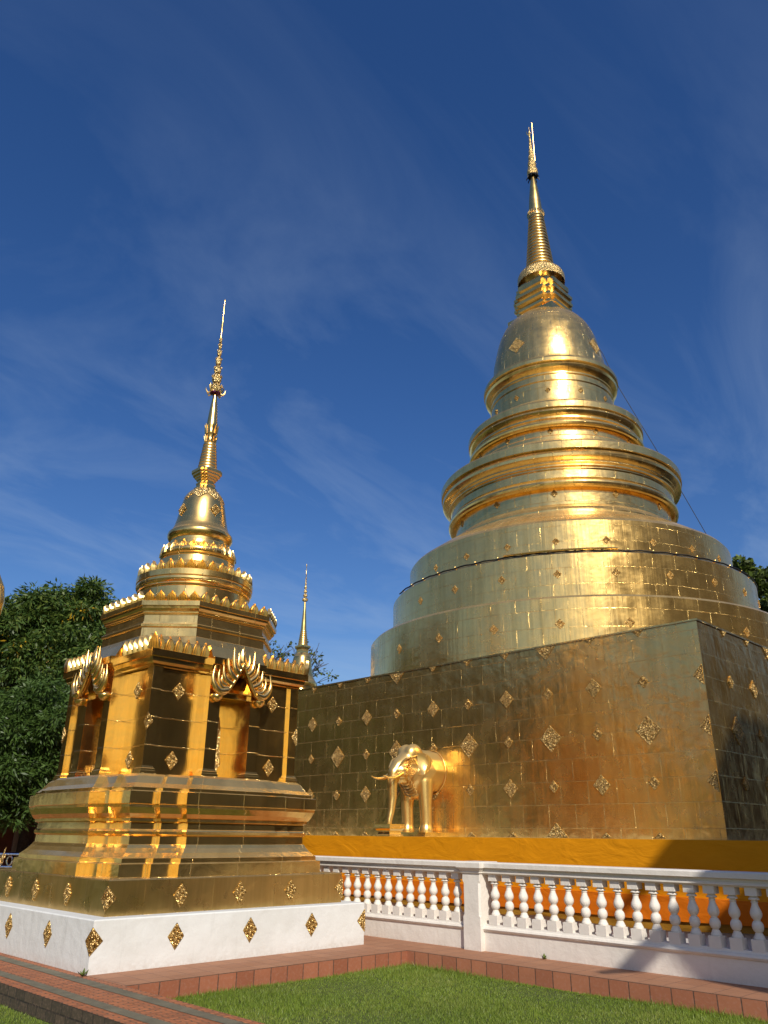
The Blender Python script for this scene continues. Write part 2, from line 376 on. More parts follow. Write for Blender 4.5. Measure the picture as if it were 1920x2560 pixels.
# ------------------------------------------------------------------ GROUND
def struct(b, name, mat, smooth=None):
    o = b.build(name, mat, None, smooth); o['kind'] = 'structure'; return o
GX, GY = 9.56, 9.06           # inner corner of the lawn (edges of the terracotta kerb)
b = MB(); b.face([(-400, -400, -0.2), (400, -400, -0.2), (400, 400, -0.2), (-400, 400, -0.2)]); struct(b, 'lawn', M['soil'])
b = MB()
for x0, y0, x1, y1 in ((GX, -12, 12.4, 40), (5.06, GY, GX, 40)):
    b.face([(x0, y0, 0), (x1, y0, 0), (x1, y1, 0), (x0, y1, 0)])
struct(b, 'tiled_path', M['tile'])
b = MB(); b.face([(5.06, GY - .001, -0.3), (GX, GY - .001, -0.3), (GX, GY - .001, 0.0), (5.06, GY - .001, 0.0)]); struct(b, 'path_kerb', M['kerbx'])
b = MB(); b.face([(GX - .001, GY, -0.3), (GX - .001, -12, -0.3), (GX - .001, -12, 0.0), (GX - .001, GY, 0.0)]); struct(b, 'path_kerb', M['kerby'])
b = MB(); b.face([(12.4, -60, -0.01), (80, -60, -0.01), (80, 80, -0.01), (12.4, 80, -0.01)]); struct(b, 'temple_court', M['concrete'])
# raised brick walk on the left with two concrete bands
b = MB(); b.face([(4.147, -8, 0.0), (5.058, -8, 0.0), (5.058, 45, 0.0), (4.147, 45, 0.0)]); b.face([(5.058, -8, -.25), (5.058, GY, -.25), (5.058, GY, 0), (5.058, -8, 0)]); struct(b, 'brick_walk', M['brick'])
for x0, x1 in ((4.30, 4.45), (4.775, 4.935)):
    b = MB(); n = 60; e = random.Random(int(x0 * 100))
    ra = [(x0 + e.uniform(-.008, .008), -8 + 53 * i / n, 0.004) for i in range(n + 1)]; rb = [(x1 + e.uniform(-.008, .008), -8 + 53 * i / n, 0.004) for i in range(n + 1)]
    b.grid([ra, rb]); struct(b, 'concrete_band', M['concrete'])
b = MB(); b.face([(4.147, 45, -.25), (4.147, -8, -.25), (4.147, -8, 0.0), (4.147, 45, 0.0)]); struct(b, 'walk_edge', M['brickside'])

# grass blades, nobody could count them
def blades():
    rs = np.random.RandomState(5); P = []
    def area(x0, x1, y0, y1, n):
        P.append(np.stack([rs.uniform(x0, x1, n), rs.uniform(y0, y1, n)], 1))
    area(5.08, GX - .01, 4.6, GY - .01, 90000); area(7.2, GX - .01, 0.9, 4.6, 42000); area(3.2, 4.13, 7.8, 13.5, 20000)
    # longer fringe against the kerb
    area(5.3, GX - .01, GY - .09, GY - .01, 2500); area(GX - .09, GX - .01, 1, GY, 4500)
    p = np.concatenate(P); n = len(p)
    a = rs.uniform(0, 2 * PI, n); h = rs.uniform(.018, .045, n) * (0.75 + 0.5 * np.sin(p[:, 0] * 2.1 + 1) * np.sin(p[:, 1] * 1.7)); h[-7000:] *= rs.uniform(1, 2.2, 7000)
    w = rs.uniform(.0022, .0046, n); lean = rs.uniform(0.1, 0.9, n) * h; b2 = rs.uniform(0, 2 * PI, n)
    z0 = -0.2
    A = np.stack([p[:, 0] - w * np.cos(a), p[:, 1] - w * np.sin(a), np.full(n, z0)], 1)
    B = np.stack([p[:, 0] + w * np.cos(a), p[:, 1] + w * np.sin(a), np.full(n, z0)], 1)
    T = np.stack([p[:, 0] + lean * np.cos(b2), p[:, 1] + lean * np.sin(b2), z0 + np.maximum(h, .01)], 1)
    v = np.stack([A, B, T], 1).reshape(-1, 3)
    me = bpy.data.meshes.new('grass'); me.vertices.add(len(v)); me.vertices.foreach_set('co', v.ravel())
    me.loops.add(len(v)); me.loops.foreach_set('vertex_index', np.arange(len(v)))
    me.polygons.add(n); me.polygons.foreach_set('loop_start', np.arange(n) * 3); me.update(calc_edges=True)
    me.materials.append(M['grass'])
    o = bpy.data.objects.new('grass', me); COL.objects.link(o); tag(o, 'short green lawn grass inside the terracotta kerb', 'grass', kind='stuff')
blades()

# ------------------------------------------------------------------ GREAT CHEDI
GC = (20.75, 12.86); XW, YW = 13.80, 5.94; HB = GC[0] - XW; HBY = GC[1] - YW; ZB, ZT = 1.50, 5.19
gt = thing('great_chedi', 'huge gold plated chedi on a square base with round tiers, bell and tall spire', 'chedi', (GC[0], GC[1], 0))
def sq(h): return [(-h, -h), (h, -h), (h, h), (-h, h)]
b = MB()
b.loft(sq, [(HB, ZB - 0.2), (HB, ZT)]); b.loft(sq, [(HB + .02, ZT), (HB + .02, ZT + .035), (HB - 1.6, ZT + .25)], True)
base = b.build('square_base', M['wall'], gt)
LX = -HB - 0.004
cols = [5.96, 7.07, 8.11, 9.155, 10.19, 11.24, 12.26, 13.42, 14.44, 15.47, 16.5]
rowz = [5.14, 4.23, 3.36, 2.455, 1.57]
SZ = {'s': (0.225, 0.235), 'L': (0.35, 0.37), 'X': (0.50, 0.51)}
for k, y in enumerate(cols):
    for r, z in enumerate(rowz):
        if r == 2: s = 'X' if k % 2 == 1 else 's'
        elif r in (1, 3): s = 'L' if k % 2 == 0 else 's'
        else: s = 'X' if k % 4 == 3 else 's'
        w, h = SZ[s]
        if k == 0 and r in (1, 2, 3):
            o = diamond(0.36, 0.36, (-HB - 0.0, -HBY - 0.0, z), (-1, -1, 0), base, 'full', True); continue
        part = 'bottom' if r == 0 else ('top' if r == 4 else 'full')
        if k == 0: continue
        if r == 4 and s == 's': h *= 0.8
        diamond(w, h, (LX, y - GC[1], z + (0.05 if r == 0 else 0) - (0 if r < 4 else 0.02)), (-1, 0, 0), base, part)
for k, x in enumerate([14.9, 15.97, 17.0, 18.05]):
    for r, z in enumerate(rowz[:4]):
        if r == 2: s = 'X' if k % 2 == 0 else 's'
        elif r in (1, 3): s = 'L' if k % 2 == 1 else 's'
        else: s = 's' if k < 2 else 'X'
        w, h = SZ[s]
        diamond(w, h, (x - GC[0], -HB - 0.004, z + (0.05 if r == 0 else 0)), (0, -1, 0), base, 'bottom' if r == 0 else 'full')
def ring_of(parent, r, z, step, w, h, a0=165, a1=291):
    a = a0
    while a < a1:
        c, s = math.cos(R_(a)), math.sin(R_(a)); diamond(w, h, (r * c, r * s, z), (c, s, 0), parent); a += step
def gpart(name, prof, mat, smooth=28, seg=160):
    b = MB(); b.revolve(prof, seg); return b.build(name, M[mat], gt, smooth)
d3 = gpart('drum', [(6.03, 5.2), (6.03, 6.74), (5.98, 6.80), (5.36, 6.93)], 'drum'); ring_of(d3, 6.03, 6.12, 15, .235, .25)
d2 = gpart('drum', [(5.36, 6.85), (5.36, 8.05), (5.32, 8.10), (4.84, 8.22)], 'drum'); ring_of(d2, 5.36, 7.53, 15, .215, .23)
d1 = gpart('drum', [(4.84, 8.15), (4.84, 9.12), (4.78, 9.20), (4.10, 9.66), (3.95, 9.70), (3.55, 9.95)], 'drum'); ring_of(d1, 4.84, 8.57, 15, .20, .22)
def rollp(r, z, rad, n=6, a0=-80, a1=80):
    return [(r + rad * math.cos(R_(a0 + (a1 - a0) * i / n)), z + rad * math.sin(R_(a0 + (a1 - a0) * i / n))) for i in range(n + 1)]
# ring tiers: from the bottom up
tb = gpart('ring_tier', [(3.6, 9.90), (3.60, 9.96), (3.54, 10.06), (3.42, 10.14), (3.36, 10.20), (3.36, 10.70)] + rollp(3.46, 10.78, .13) + [(3.44, 10.93), (3.47, 10.97), (3.47, 11.20), (3.50, 11.24), (3.50, 11.28), (3.56, 11.30), (3.56, 11.34), (3.62, 11.38), (3.62, 11.42), (3.70, 11.46), (3.76, 11.52), (3.77, 11.60), (3.72, 11.72), (3.80, 11.74), (3.81, 11.95), (3.78, 12.0), (2.86, 12.52), (2.72, 12.60)], 'tier', 24); ring_of(tb, 3.37, 10.53, 30, .21, .23, 150, 301)
ta = gpart('ring_tier', [(2.78, 12.50), (2.78, 12.66), (2.72, 12.72), (2.66, 12.74), (2.66, 13.0)] + rollp(2.75, 13.08, .11) + [(2.72, 13.20), (2.66, 13.23), (2.66, 13.28), (2.72, 13.30), (2.72, 13.36), (2.79, 13.42), (2.83, 13.50), (2.80, 13.60), (2.85, 13.62), (2.86, 13.80), (2.83, 13.86), (2.10, 14.34), (2.02, 14.38)], 'tier', 24); ring_of(ta, 2.67, 12.88, 30, .19, .21, 150, 301)
tn = gpart('ring_tier', [(2.03, 14.30), (2.03, 15.0), (2.06, 15.03), (2.06, 15.07), (2.02, 15.10), (2.02, 15.25), (2.06, 15.28), (2.06, 15.33), (2.11, 15.36), (2.20, 15.44), (2.23, 15.52), (2.18, 15.60), (2.26, 15.64), (2.27, 15.74), (2.24, 15.82), (1.92, 16.04)], 'tier', 24); ring_of(tn, 2.04, 14.68, 30, .18, .20, 150, 301)
bl = gpart('bell', [(1.96, 15.98), (1.93, 16.12), (1.92, 16.3), (1.88, 16.7), (1.80, 17.1), (1.71, 17.5), (1.62, 17.8), (1.48, 18.1), (1.30, 18.35), (1.05, 18.58), (0.7, 18.75), (.3, 18.82)], 'bell', 40)
for a in (180, 270): diamond(.62, .66, (1.86 * math.cos(R_(a)), 1.86 * math.sin(R_(a)), 16.78), (math.cos(R_(a)), math.sin(R_(a)), .16), bl)
# redented square throne above the bell
def redent(s1, s2, c1, c2):
    """square plan whose face middles step outward: corner block width c1, second step after c2"""
    def plan(h):
        q = [(-h, -h), (-h + c1, -h), (-h + c1, -h - s1), (-h + c2, -h - s1), (-h + c2, -h - s2), (h - c2, -h - s2), (h - c2, -h - s1), (h - c1, -h - s1), (h - c1, -h)]
        out = []
        for k in range(4):
            c, s = math.cos(k * PI / 2), math.sin(k * PI / 2)
            out += [(x * c - y * s, x * s + y * c) for x, y in q]
        return out
    return plan
b = MB()
pl = redent(.14, .14, .17, .20)
b.loft(sq, [(.93, 18.35), (.93, 18.62), (.80, 18.72)], True)
b.loft(pl, [(.60, 18.7), (.60, 18.84), (.69, 18.88), (.70, 18.98), (.64, 19.0), (.58, 19.08), (.66, 19.12), (.73, 19.16), (.74, 19.27), (.68, 19.29), (.60, 19.36), (.68, 19.42), (.735, 19.46), (.74, 19.58), (.66, 19.60), (.56, 19.70), (.60, 19.74), (.66, 19.78), (.665, 19.98), (.60, 20.0), (.58, 20.10), (.40, 20.16)], True)
b.build('throne_block', M['spire'], gt)
b = MB(); b.revolve([(.30, 20.1), (.34, 20.2), (.42, 20.28), (.44, 20.3), (.52, 20.36), (.54, 20.38), (.62, 20.44), (.64, 20.46), (.74, 20.52), (.78, 20.56)], 72); b.build('spire_neck', M['cast'], gt, 24)
# scalloped parasol skirt
b = MB(); seg = 168; rows = []
for r, z, sc in ((.845, 20.30, .035), (.86, 20.42, 0), (.85, 20.55, 0), (.80, 20.68, 0), (.66, 20.80, 0), (.52, 20.9, 0)):
    rows.append([(r * math.cos(2 * PI * j / seg), r * math.sin(2 * PI * j / seg), z - sc * abs(math.sin(j * PI / 6))) for j in range(seg)])
b.grid(rows, None, True); b.build('parasol_skirt', M['relief'], gt, 50)
prof = []
for i in range(17):
    t0 = i / 17; r = .53 - .245 * t0; z = 20.84 + 2.56 * t0
    prof += [(r - .035, z), (r, z + .025), (r, z + .085), (r - .02, z + .12)]
prof.append((.26, 23.42)); gpart('ring_spire', prof, 'spire', 40, 64)
b = MB(); b.revolve([(.29, 23.40), (.31, 23.46), (.28, 23.54), (.30, 23.6), (.26, 23.64)], 48)
for j in range(22):
    a = 2 * PI * j / 22; b.tube([(.285 * math.cos(a), .285 * math.sin(a), 23.44), (.31 * math.cos(a), .31 * math.sin(a), 23.56), (.285 * math.cos(a), .285 * math.sin(a), 23.7)], [.03, .035, .008], 5)
b.build('lotus_collar', M['cast'], gt, 40)
gpart('spire_cone', [(.262, 23.6), (.255, 23.75), (.215, 24.3), (.15, 24.9), (.085, 25.45), (.07, 25.6)], 'spire', 40, 48)
prof = [(.08, 25.5), (.20, 25.52)]
tiers = [(.215, .42), (.165, .36), (.125, .3), (.095, .26), (.075, .22), (.06, .19), (.05, .17), (.04, .15)]; z = 25.55
for r, h in tiers:
    prof += [(r * .86, z), (r, z + h * .12), (r * .98, z + h * .45), (r * .8, z + h * .8), (r * .62, z + h * .9)]; z += h
prof += [(.02, z), (.045, z + .1), (.05, z + .15), (.02, z + .22), (.012, z + .45), (.002, z + .48)]
hti = gpart('crown_finial', prof, 'relief', 50, 32)
b = MB(); b.revolve([(.08, 25.50), (.20, 25.47), (.21, 25.51), (.09, 25.54)], 32)
for j in range(9): a = 2 * PI * j / 9; b.tube([(.15 * math.cos(a), .15 * math.sin(a), 25.47), (.24 * math.cos(a), .24 * math.sin(a), 25.40), (.25 * math.cos(a), .25 * math.sin(a), 25.33)], [.02, .025, .012], 5)
b.build('crown_rim', M['dark'], gt, 40)
rv = rt * .13
b = MB(); b.tube([(rv.x * .8, rv.y * .8, 26.1), (rv.x, rv.y, 26.15), (rv.x, rv.y, 28.32)], .014, 6)
for z in (26.2, 26.75): b.tube([(0, 0, z), (rv.x, rv.y, z)], .015, 5)
b.build('lightning_rod', M['cast'], gt, 50)
b = MB(); b.tube([(.03 * math.cos(t) , .03 * math.sin(t), 27.55 + .02 * t) for t in np.linspace(0, 6, 14)], .012, 5)
b.tube([(0, 0, 27.62), (-rt.x * .10, -rt.y * .10, 27.72), (-rt.x * .12, -rt.y * .12, 27.86)], [.03, .02, .004], 5); b.build('bird_vane', M['cast'], gt, 50)
# cable with lamps round the second drum
b = MB(); b.tube([(5.37 * math.cos(R_(a)), 5.37 * math.sin(R_(a)), 8.10 + .012 * math.sin(a * .9)) for a in range(150, 301, 2)], .02, 6); b.build('cable', M['dark'], gt, 50)
b = MB(); b.tube([(5.40 * math.cos(R_(a)), 5.40 * math.sin(R_(a)), 8.14) for a in range(196, 228, 2)], .028, 6); b.build('conduit', M['cast'], gt, 50)
b0 = MB(); b0.revolve([(.0, .0), (.02, .01), (.03, .03), (.02, .06), (.0, .065)], 10); lm = None
for a in range(152, 301, 7):
    p = (5.33 * math.cos(R_(a)), 5.33 * math.sin(R_(a)), 8.10)
    if lm is None: o = b0.build('lamp', M['cast'], gt, 50); lm = o.data
    else: o = bpy.data.objects.new('lamp', lm); COL.objects.link(o); o.parent = gt
    o.location = p
# terrace wall that carries the base
XC = 12.20; dC = XW - XC
b = MB(); b.loft(sq, [(HB + dC - .06, -.02), (HB + dC - .06, 1.50), (HB - .3, 1.52)], True); b.build('terrace_wall', M['white3'], gt)

# guy cable down the right flank with lamps
a = math.atan2(-rt.y, -rt.x)
def rim(r, z, ang): return (GC[0] + r * math.cos(ang), GC[1] + r * math.sin(ang), z)
ang = math.atan2(rt.y, rt.x) - R_(8)
b = MB(); P = [rim(1.55, 18.0, ang), rim(1.9, 17.2, ang), rim(2.33, 15.75, ang), rim(3.85, 11.9, ang), rim(4.92, 9.05, ang), rim(5.5, 8.1, ang)]
b.tube(P, .011, 5)
o = b.build('guy_cable', M['dark'], None, 50); tag(o, 'thin dark cable slanting down the right flank of the huge gold chedi', 'cable')

# ------------------------------------------------------------------ CLOTH BANDS around the terrace
def cloth_strip(name, z0f, z1f, xoff, mat, label, seedk, amp=.012):
    b = MB(); n = 180; rr = random.Random(seedk); rows = []
    path = []
    for i in range(n + 1):
        t = i / n * 34
        if t < 22: path.append((XC - xoff, 26 - t, -1, 0))
        else: path.append((XC - xoff + (t - 22), 26 - 22, 0, -1))
    m = 8; ph = [rr.uniform(0, 6) for _ in range(6)]
    for j in range(m + 1):
        row = []
        for i, (x, y, nx, ny) in enumerate(path):
            s = i / n * 34; z0, z1 = z0f(s), z1f(s); z = z1 + (z0 - z1) * j / m
            d = amp * (math.sin(s * 3.1 + ph[0] + j * .5) + .6 * math.sin(s * 7.3 + ph[1] - j * .7)) * (j / m)
            row.append((x + nx * (d + .004), y + ny * (d + .004), z))
        rows.append(row)
    b.grid(rows)
    # top turned over the ledge
    b.grid([[(x - nx * .25, y - ny * .25, z1f(0) + .004) for (x, y, nx, ny) in path], rows[0]])
    o = b.build(name, M[mat], None, 60); tag(o, label, 'cloth')
    return o
sag = lambda s, a: a * abs(math.sin(s * .9))
cloth_strip('cloth_band', lambda s: .72, lambda s: 1.535, 0, 'cloth1', 'wide saffron yellow cloth band hung below the gold base wall', 1)
cloth_strip('cloth_band', lambda s: .455 - sag(s, .02), lambda s: .76, .05, 'cloth2', 'narrow deep orange cloth band seen between the balusters', 2, .008)
cloth_strip('cloth_band', lambda s: .36 - sag(s, .06), lambda s: .47, .02, 'cloth3', 'golden brown folded cloth hem sagging under the deep orange band', 3, .01)

# ------------------------------------------------------------------ BALUSTRADE
BX = 10.45
bt = thing('balustrade', 'long white balustrade with turned balusters and a square post in front of the saffron cloth', 'balustrade', (BX, 8, 0))
def rail_profile(b, prof, y0, y1):
    """prof = closed list of (dx, z) extruded along Y"""
    n = len(prof)
    for i in range(n):
        a, c = prof[i], prof[(i + 1) % n]
        b.face([(a[0], y1, a[1]), (a[0], y0, a[1]), (c[0], y0, c[1]), (c[0], y1, c[1])])
    b.face([(p[0], y0, p[1]) for p in prof]); b.face([(p[0], y1, p[1]) for p in prof][::-1])
RY0, RY1 = -14, 32
b = MB(); rail_profile(b, [(-.13, 1.19), (-.15, 1.175), (-.15, 1.118), (-.10, 1.108), (-.092, 1.068), (-.112, 1.060), (-.112, 1.043), (-.080, 1.036), (-.068, 1.02), (.068, 1.02), (.080, 1.036), (.112, 1.043), (.112, 1.060), (.092, 1.068), (.10, 1.108), (.15, 1.118), (.15, 1.175), (.13, 1.19)], RY0 - 8, RY1 - 8); b.build('handrail', M['white2'], bt)
b = MB(); rail_profile(b, [(-.08, 0), (-.08, .255), (-.10, .265), (-.115, .29), (-.10, .315), (-.08, .325), (-.07, .355), (.07, .355), (.10, .29), (.08, .255), (.08, 0)], RY0 - 8, RY1 - 8); b.build('base_wall', M['white2'], bt)
def post_mesh():
    b = MB()
    def oct_(h, cut): return [(-h, -h + cut), (-h + cut, -h), (h - cut, -h), (h, -h + cut), (h, h - cut), (h - cut, h), (-h + cut, h), (-h, h - cut)]
    for z0, z1, cut in ((0, .44, .004), (.47, .90, .028), (.93, 1.03, .004)): b.loft(lambda h: oct_(h, cut), [(.165, z0), (.165, z1)])
    for z0, z1, c0, c1 in ((.44, .47, .004, .028), (.90, .93, .028, .004)):
        A, B2 = oct_(.165, c0), oct_(.165, c1)
        for j in range(8): k = (j + 1) % 8; b.face([(*A[j], z0), (*A[k], z0), (*B2[k], z1), (*B2[j], z1)])
    b.loft(lambda h: oct_(h, .004), [(.165, 1.03), (.185, 1.04), (.185, 1.065), (.20, 1.075), (.215, 1.10), (.235, 1.112), (.235, 1.178), (.215, 1.197)], True)
    return b
def baluster_mesh():
    b = MB()
    b.box((-.075, -.075, .35), (.075, .075, .475)); b.box((-.07, -.07, .935), (.07, .07, 1.03))
    pr = [(.0, .475), (.058, .476), (.06, .49), (.052, .505), (.042, .53), (.04, .538), (.03, .545), (.047, .562), (.058, .59), (.060, .612), (.056, .636), (.044, .66), (.032, .67), (.036, .676), (.036, .684), (.05, .70), (.060, .725), (.062, .75), (.056, .775), (.044, .805), (.034, .835), (.031, .86), (.038, .863), (.038, .872), (.031, .875), (.031, .888), (.054, .892), (.058, .902), (.048, .915), (.036, .922), (.045, .928), (.05, .936), (0, .936)]
    b.revolve([(r * 1.1, z) for r, z in pr], 24)
    return b
post = post_mesh().build('post', M['white2'], bt); post.location = (0, 8.42 - 8, 0)
ys = [8.093 - .2555 * k for k in range(0, 27)] + [8.821 + .2525 * k for k in range(0, 15)]
bm0 = None
for y in ys:
    if bm0 is None: o = baluster_mesh().build('baluster', M['white2'], bt, 35); bm0 = o.data
    else: o = bpy.data.objects.new('baluster', bm0); COL.objects.link(o); o.parent = bt
    o.location = (0, y - 8, 0)

# ------------------------------------------------------------------ SMALL CHEDI
SC = (7.295, 12.18)
st = thing('small_chedi', 'smaller gold chedi on a white plinth in the left foreground with gabled niches', 'chedi', (SC[0], SC[1], 0))
HP = 2.232
b = MB(); n = 40
b.loft(lambda h: sq(h), [(HP, -.02), (HP - .0, .565), (HP - .012, .58)], True); pln = b.build('plinth', M['white'], st)
for x in (6.2, 7.36, 8.46): diamond(.235, .31, (x - SC[0], -HP - .002, .335), (0, -1, 0), pln)
for y in (11.145, 12.40, 13.5): diamond(.235, .31, (-HP - .002, y - SC[1], .34), (-1, 0, 0), pln)
diamond(.30, .31, (-HP, -HP, .35), (-1, -1, 0), pln, 'full', True); diamond(.30, .31, (HP, -HP, .33), (1, -1, 0), pln, 'full', True)
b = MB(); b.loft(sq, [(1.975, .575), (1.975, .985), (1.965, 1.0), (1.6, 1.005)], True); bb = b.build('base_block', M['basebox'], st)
for x in (6.379, 7.333, 8.246): diamond(.22, .29, (x - SC[0], -1.978, .785), (0, -1, 0), bb)
for y in (11.303, 12.326, 13.30): diamond(.22, .29, (-1.978, y - SC[1], .785), (-1, 0, 0), bb)
diamond(.29, .29, (-1.976, -1.976, .785), (-1, -1, 0), bb, 'full', True); diamond(.29, .29, (1.976, -1.976, .785), (1, -1, 0), bb, 'full', True)
RP = redent(.10, .225, .405, .75)
b = MB(); b.loft(RP, [(1.73, 1.0), (1.725, 1.165), (1.715, 1.17), (1.675, 1.18), (1.672, 1.235), (1.66, 1.24), (1.60, 1.30), (1.555, 1.36), (1.535, 1.40), (1.52, 1.405), (1.515, 1.51), (1.53, 1.52), (1.545, 1.535), (1.547, 1.57), (1.535, 1.59), (1.52, 1.60), (1.515, 1.685), (1.525, 1.69), (1.555, 1.70), (1.556, 1.74), (1.575, 1.75), (1.605, 1.80), (1.64, 1.88), (1.642, 1.915), (1.655, 1.925), (1.655, 2.085), (1.645, 2.09), (1.60, 2.10), (1.598, 2.14), (1.585, 2.145), (1.53, 2.20), (1.465, 2.30), (1.43, 2.33), (.6, 2.335)], True)
b.build('moulded_pedestal', M['moulding'], st)
# body with pilasters, panels and four projecting niche bays
ZB0, ZB1 = 2.33, 3.93
b = MB()
def bodyplan(h):
    c, w, p = 1.22, .49, .055     # panel recess between corner pier and bay
    q = [(-h, -h), (-c, -h), (-c, -h + p), (-w, -h + p), (-w, -1.56), (-.285, -1.56), (-.285, -1.02), (.285, -1.02), (.285, -1.56), (w, -1.56), (w, -h + p), (c, -h + p), (c, -h)]
    o = []
    for k in range(4):
        cc, ss = math.cos(k * PI / 2), math.sin(k * PI / 2); o += [(x * cc - y * ss, x * ss + y * cc) for x, y in q]
    return o
b.loft(bodyplan, [(1.385, ZB0), (1.385, ZB1 - .02)])
body = b.build('shrine_body', M['panel'], st)
def ring4(fn):
    for k in range(4): fn(k)
def rot(k, x, y): c, s = math.cos(k * PI / 2), math.sin(k * PI / 2); return (x * c - y * s, x * s + y * c)
def foot(cx, cy, hx, hy, k):
    b = MB()
    def plan(h): return [rot(k, cx + sx * (hx + h), cy + sy * (hy + h)) for sx, sy in ((-1, -1), (1, -1), (1, 1), (-1, 1))]
    b.loft(plan, [(.04, ZB0), (.04, ZB0 + .045), (.028, ZB0 + .05), (.028, ZB0 + .075), (.012, ZB0 + .085), (.004, ZB0 + .115)], True)
    b.build('pilaster_foot', M['moulding'], st)
for k in range(4):
    for sx in (-1, 1):
        foot(sx * 1.303, -1.303, .083, .083, k) if sx < 0 else None
        foot(sx * .3875, -1.50, .1025, .06, k)
for k in range(4):
    n = Vector((*rot(k, 0, -1), 0))
    for sx in (-.89, .89):
        for z in (2.54, 3.55):
            p = rot(k, sx, -1.334); diamond(.215, .265, (p[0], p[1], z), n, body)
    p = rot(k, -1.386, -1.386); q = rot(k, -1, -1); diamond(.20, .26, (p[0], p[1], 3.06), (q[0], q[1], 0), body, 'full', True)
# niche: head boards, statue, plate
for k in range(4):
    nb = MB()
    for y0, z0, z1 in ((-1.50, 3.52, 3.60), (-1.40, 3.60, 3.68), (-1.28, 3.56, 3.62)):
        P = [rot(k, -.284, y0), rot(k, .284, y0)]; Q = [rot(k, -.284, y0 + .09), rot(k, .284, y0 + .09)]
        nb.face([(*P[0], z0), (*P[1], z0), (*P[1], z1), (*P[0], z1)]); nb.face([(*P[0], z0), (*Q[0], z0), (*Q[1], z0), (*P[1], z0)]); nb.face([(*Q[0], z0), (*Q[0], z1), (*Q[1], z1), (*Q[1], z0)])
    nb.face([(*rot(k, -.284, -1.56), 3.6), (*rot(k, .284, -1.56), 3.6), (*rot(k, .284, -1.03), 3.55), (*rot(k, -.284, -1.03), 3.55)])
    nb.build('niche_lintel', M['moulding'], st)
    sb = MB(); pts = []
    prof = [(.02, 2.45), (.115, 2.46), (.10, 2.56), (.085, 2.70), (.10, 2.9), (.115, 3.05), (.12, 3.17), (.10, 3.26), (.045, 3.30), (.04, 3.32), (.06, 3.36), (.062, 3.41), (.045, 3.46), (.02, 3.49), (.012, 3.54), (.0, 3.55)]
    c = rot(k, -.13, -1.16); sb.revolve(prof, 24, c[0], c[1])
    for sx in (-1, 1):      # robe edges flaring from both sides
        rows = []
        for z, w in ((2.50, .165), (2.56, .20), (2.8, .16), (3.1, .15), (3.2, .12)):
            rows.append([(*rot(k, -.13 + sx * .07, -1.18), z), (*rot(k, -.13 + sx * w * .8, -1.215), z - .01), (*rot(k, -.13 + sx * w, -1.17), z)])
        sb.grid(rows)
    sb.build('standing_image', M['relief'], st, 50)
    pb = MB(); x0, x1, y0, y1 = -.27, -.10, -1.34, -1.24
    for q in range(1):
        A = [rot(k, x0, y0), rot(k, x1, y0), rot(k, x1, y1), rot(k, x0, y1)]
        pb.loft(lambda h: A, [(0, 2.335), (0, 2.52)], True)
    pb.build('inscription_block', M['relief'], st)  # small block for the inscription panel in the niche
# cornice
b = MB()
def cornplan(h):
    q = [(-h, -h), (-.50, -h), (-.50, -h - .14), (.50, -h - .14), (.50, -h)]
    o = []
    for k in range(4): o += [rot(k, x, y) for x, y in q]
    return o
b.loft(cornplan, [(1.36, 3.86), (1.40, 3.87), (1.40, 3.895), (1.425, 3.90), (1.45, 3.93), (1.462, 3.99), (1.50, 3.995), (1.50, 4.10), (1.44, 4.105), (1.34, 4.30)], True)
b.build('cornice', M['panel'], st)
# lotus petals
def petal_into(b, p, n, t, w, h, lean=.25, bulge=.35):
    """pointed lotus petal with nested raised outlines; p base centre, n outward, t tangent"""
    p, n, t = Vector(p), Vector(n), Vector(t); zz_ = Vector((0, 0, 1)); rows = []
    for v, ww in ((0, .96), (.32, 1.02), (.52, .84), (.7, .52), (.86, .2), (1.0, .01)):
        base = p + zz_ * (v * h) + n * (bulge * w * math.sin(v * PI * .85) * .28 + lean * w * v * .3); row = []
        for u, d in ((-1, 0), (-.82, .13), (-.62, .03), (-.42, .17), (-.2, .06), (0, .20), (.2, .06), (.42, .17), (.62, .03), (.82, .13), (1, 0)):
            row.append(base + t * (ww * w * .5 * u) + n * (d * w * (.35 + .65 * ww)) + n * (-.10 * w * abs(u) ** 2))
        rows.append(row)
    b.grid(rows)
    b.grid([[q - n * .022 for q in r[::-1]] for r in rows])
def petals_line(b, a, c, count, w, h, lean=.3):
    a, c = Vector(a), Vector(c); t = (c - a).normalized(); n = t.cross(Vector((0, 0, 1)))
    for i in range(count): petal_into(b, a + (c - a) * ((i + .5) / count), n, t, w, h * random.uniform(.94, 1.05), lean)
for k in range(4):
    for side, (x0, x1, y, ct) in enumerate(((-1.45, -.50, -1.455, 6), (.50, 1.45, -1.455, 6))):
        b = MB(); P, Q = rot(k, x0, y), rot(k, x1, y); petals_line(b, (*P, 4.10), (*Q, 4.10), ct, .165, .235)
        if side == 0: p, q = rot(k, -1.47, -1.47), rot(k, -.7071, -.7071); petal_into(b, (*p, 4.10), (*q, 0), (-q[1], q[0], 0), .17, .25)
        b.build('lotus_border', M['cast'], st, 20)
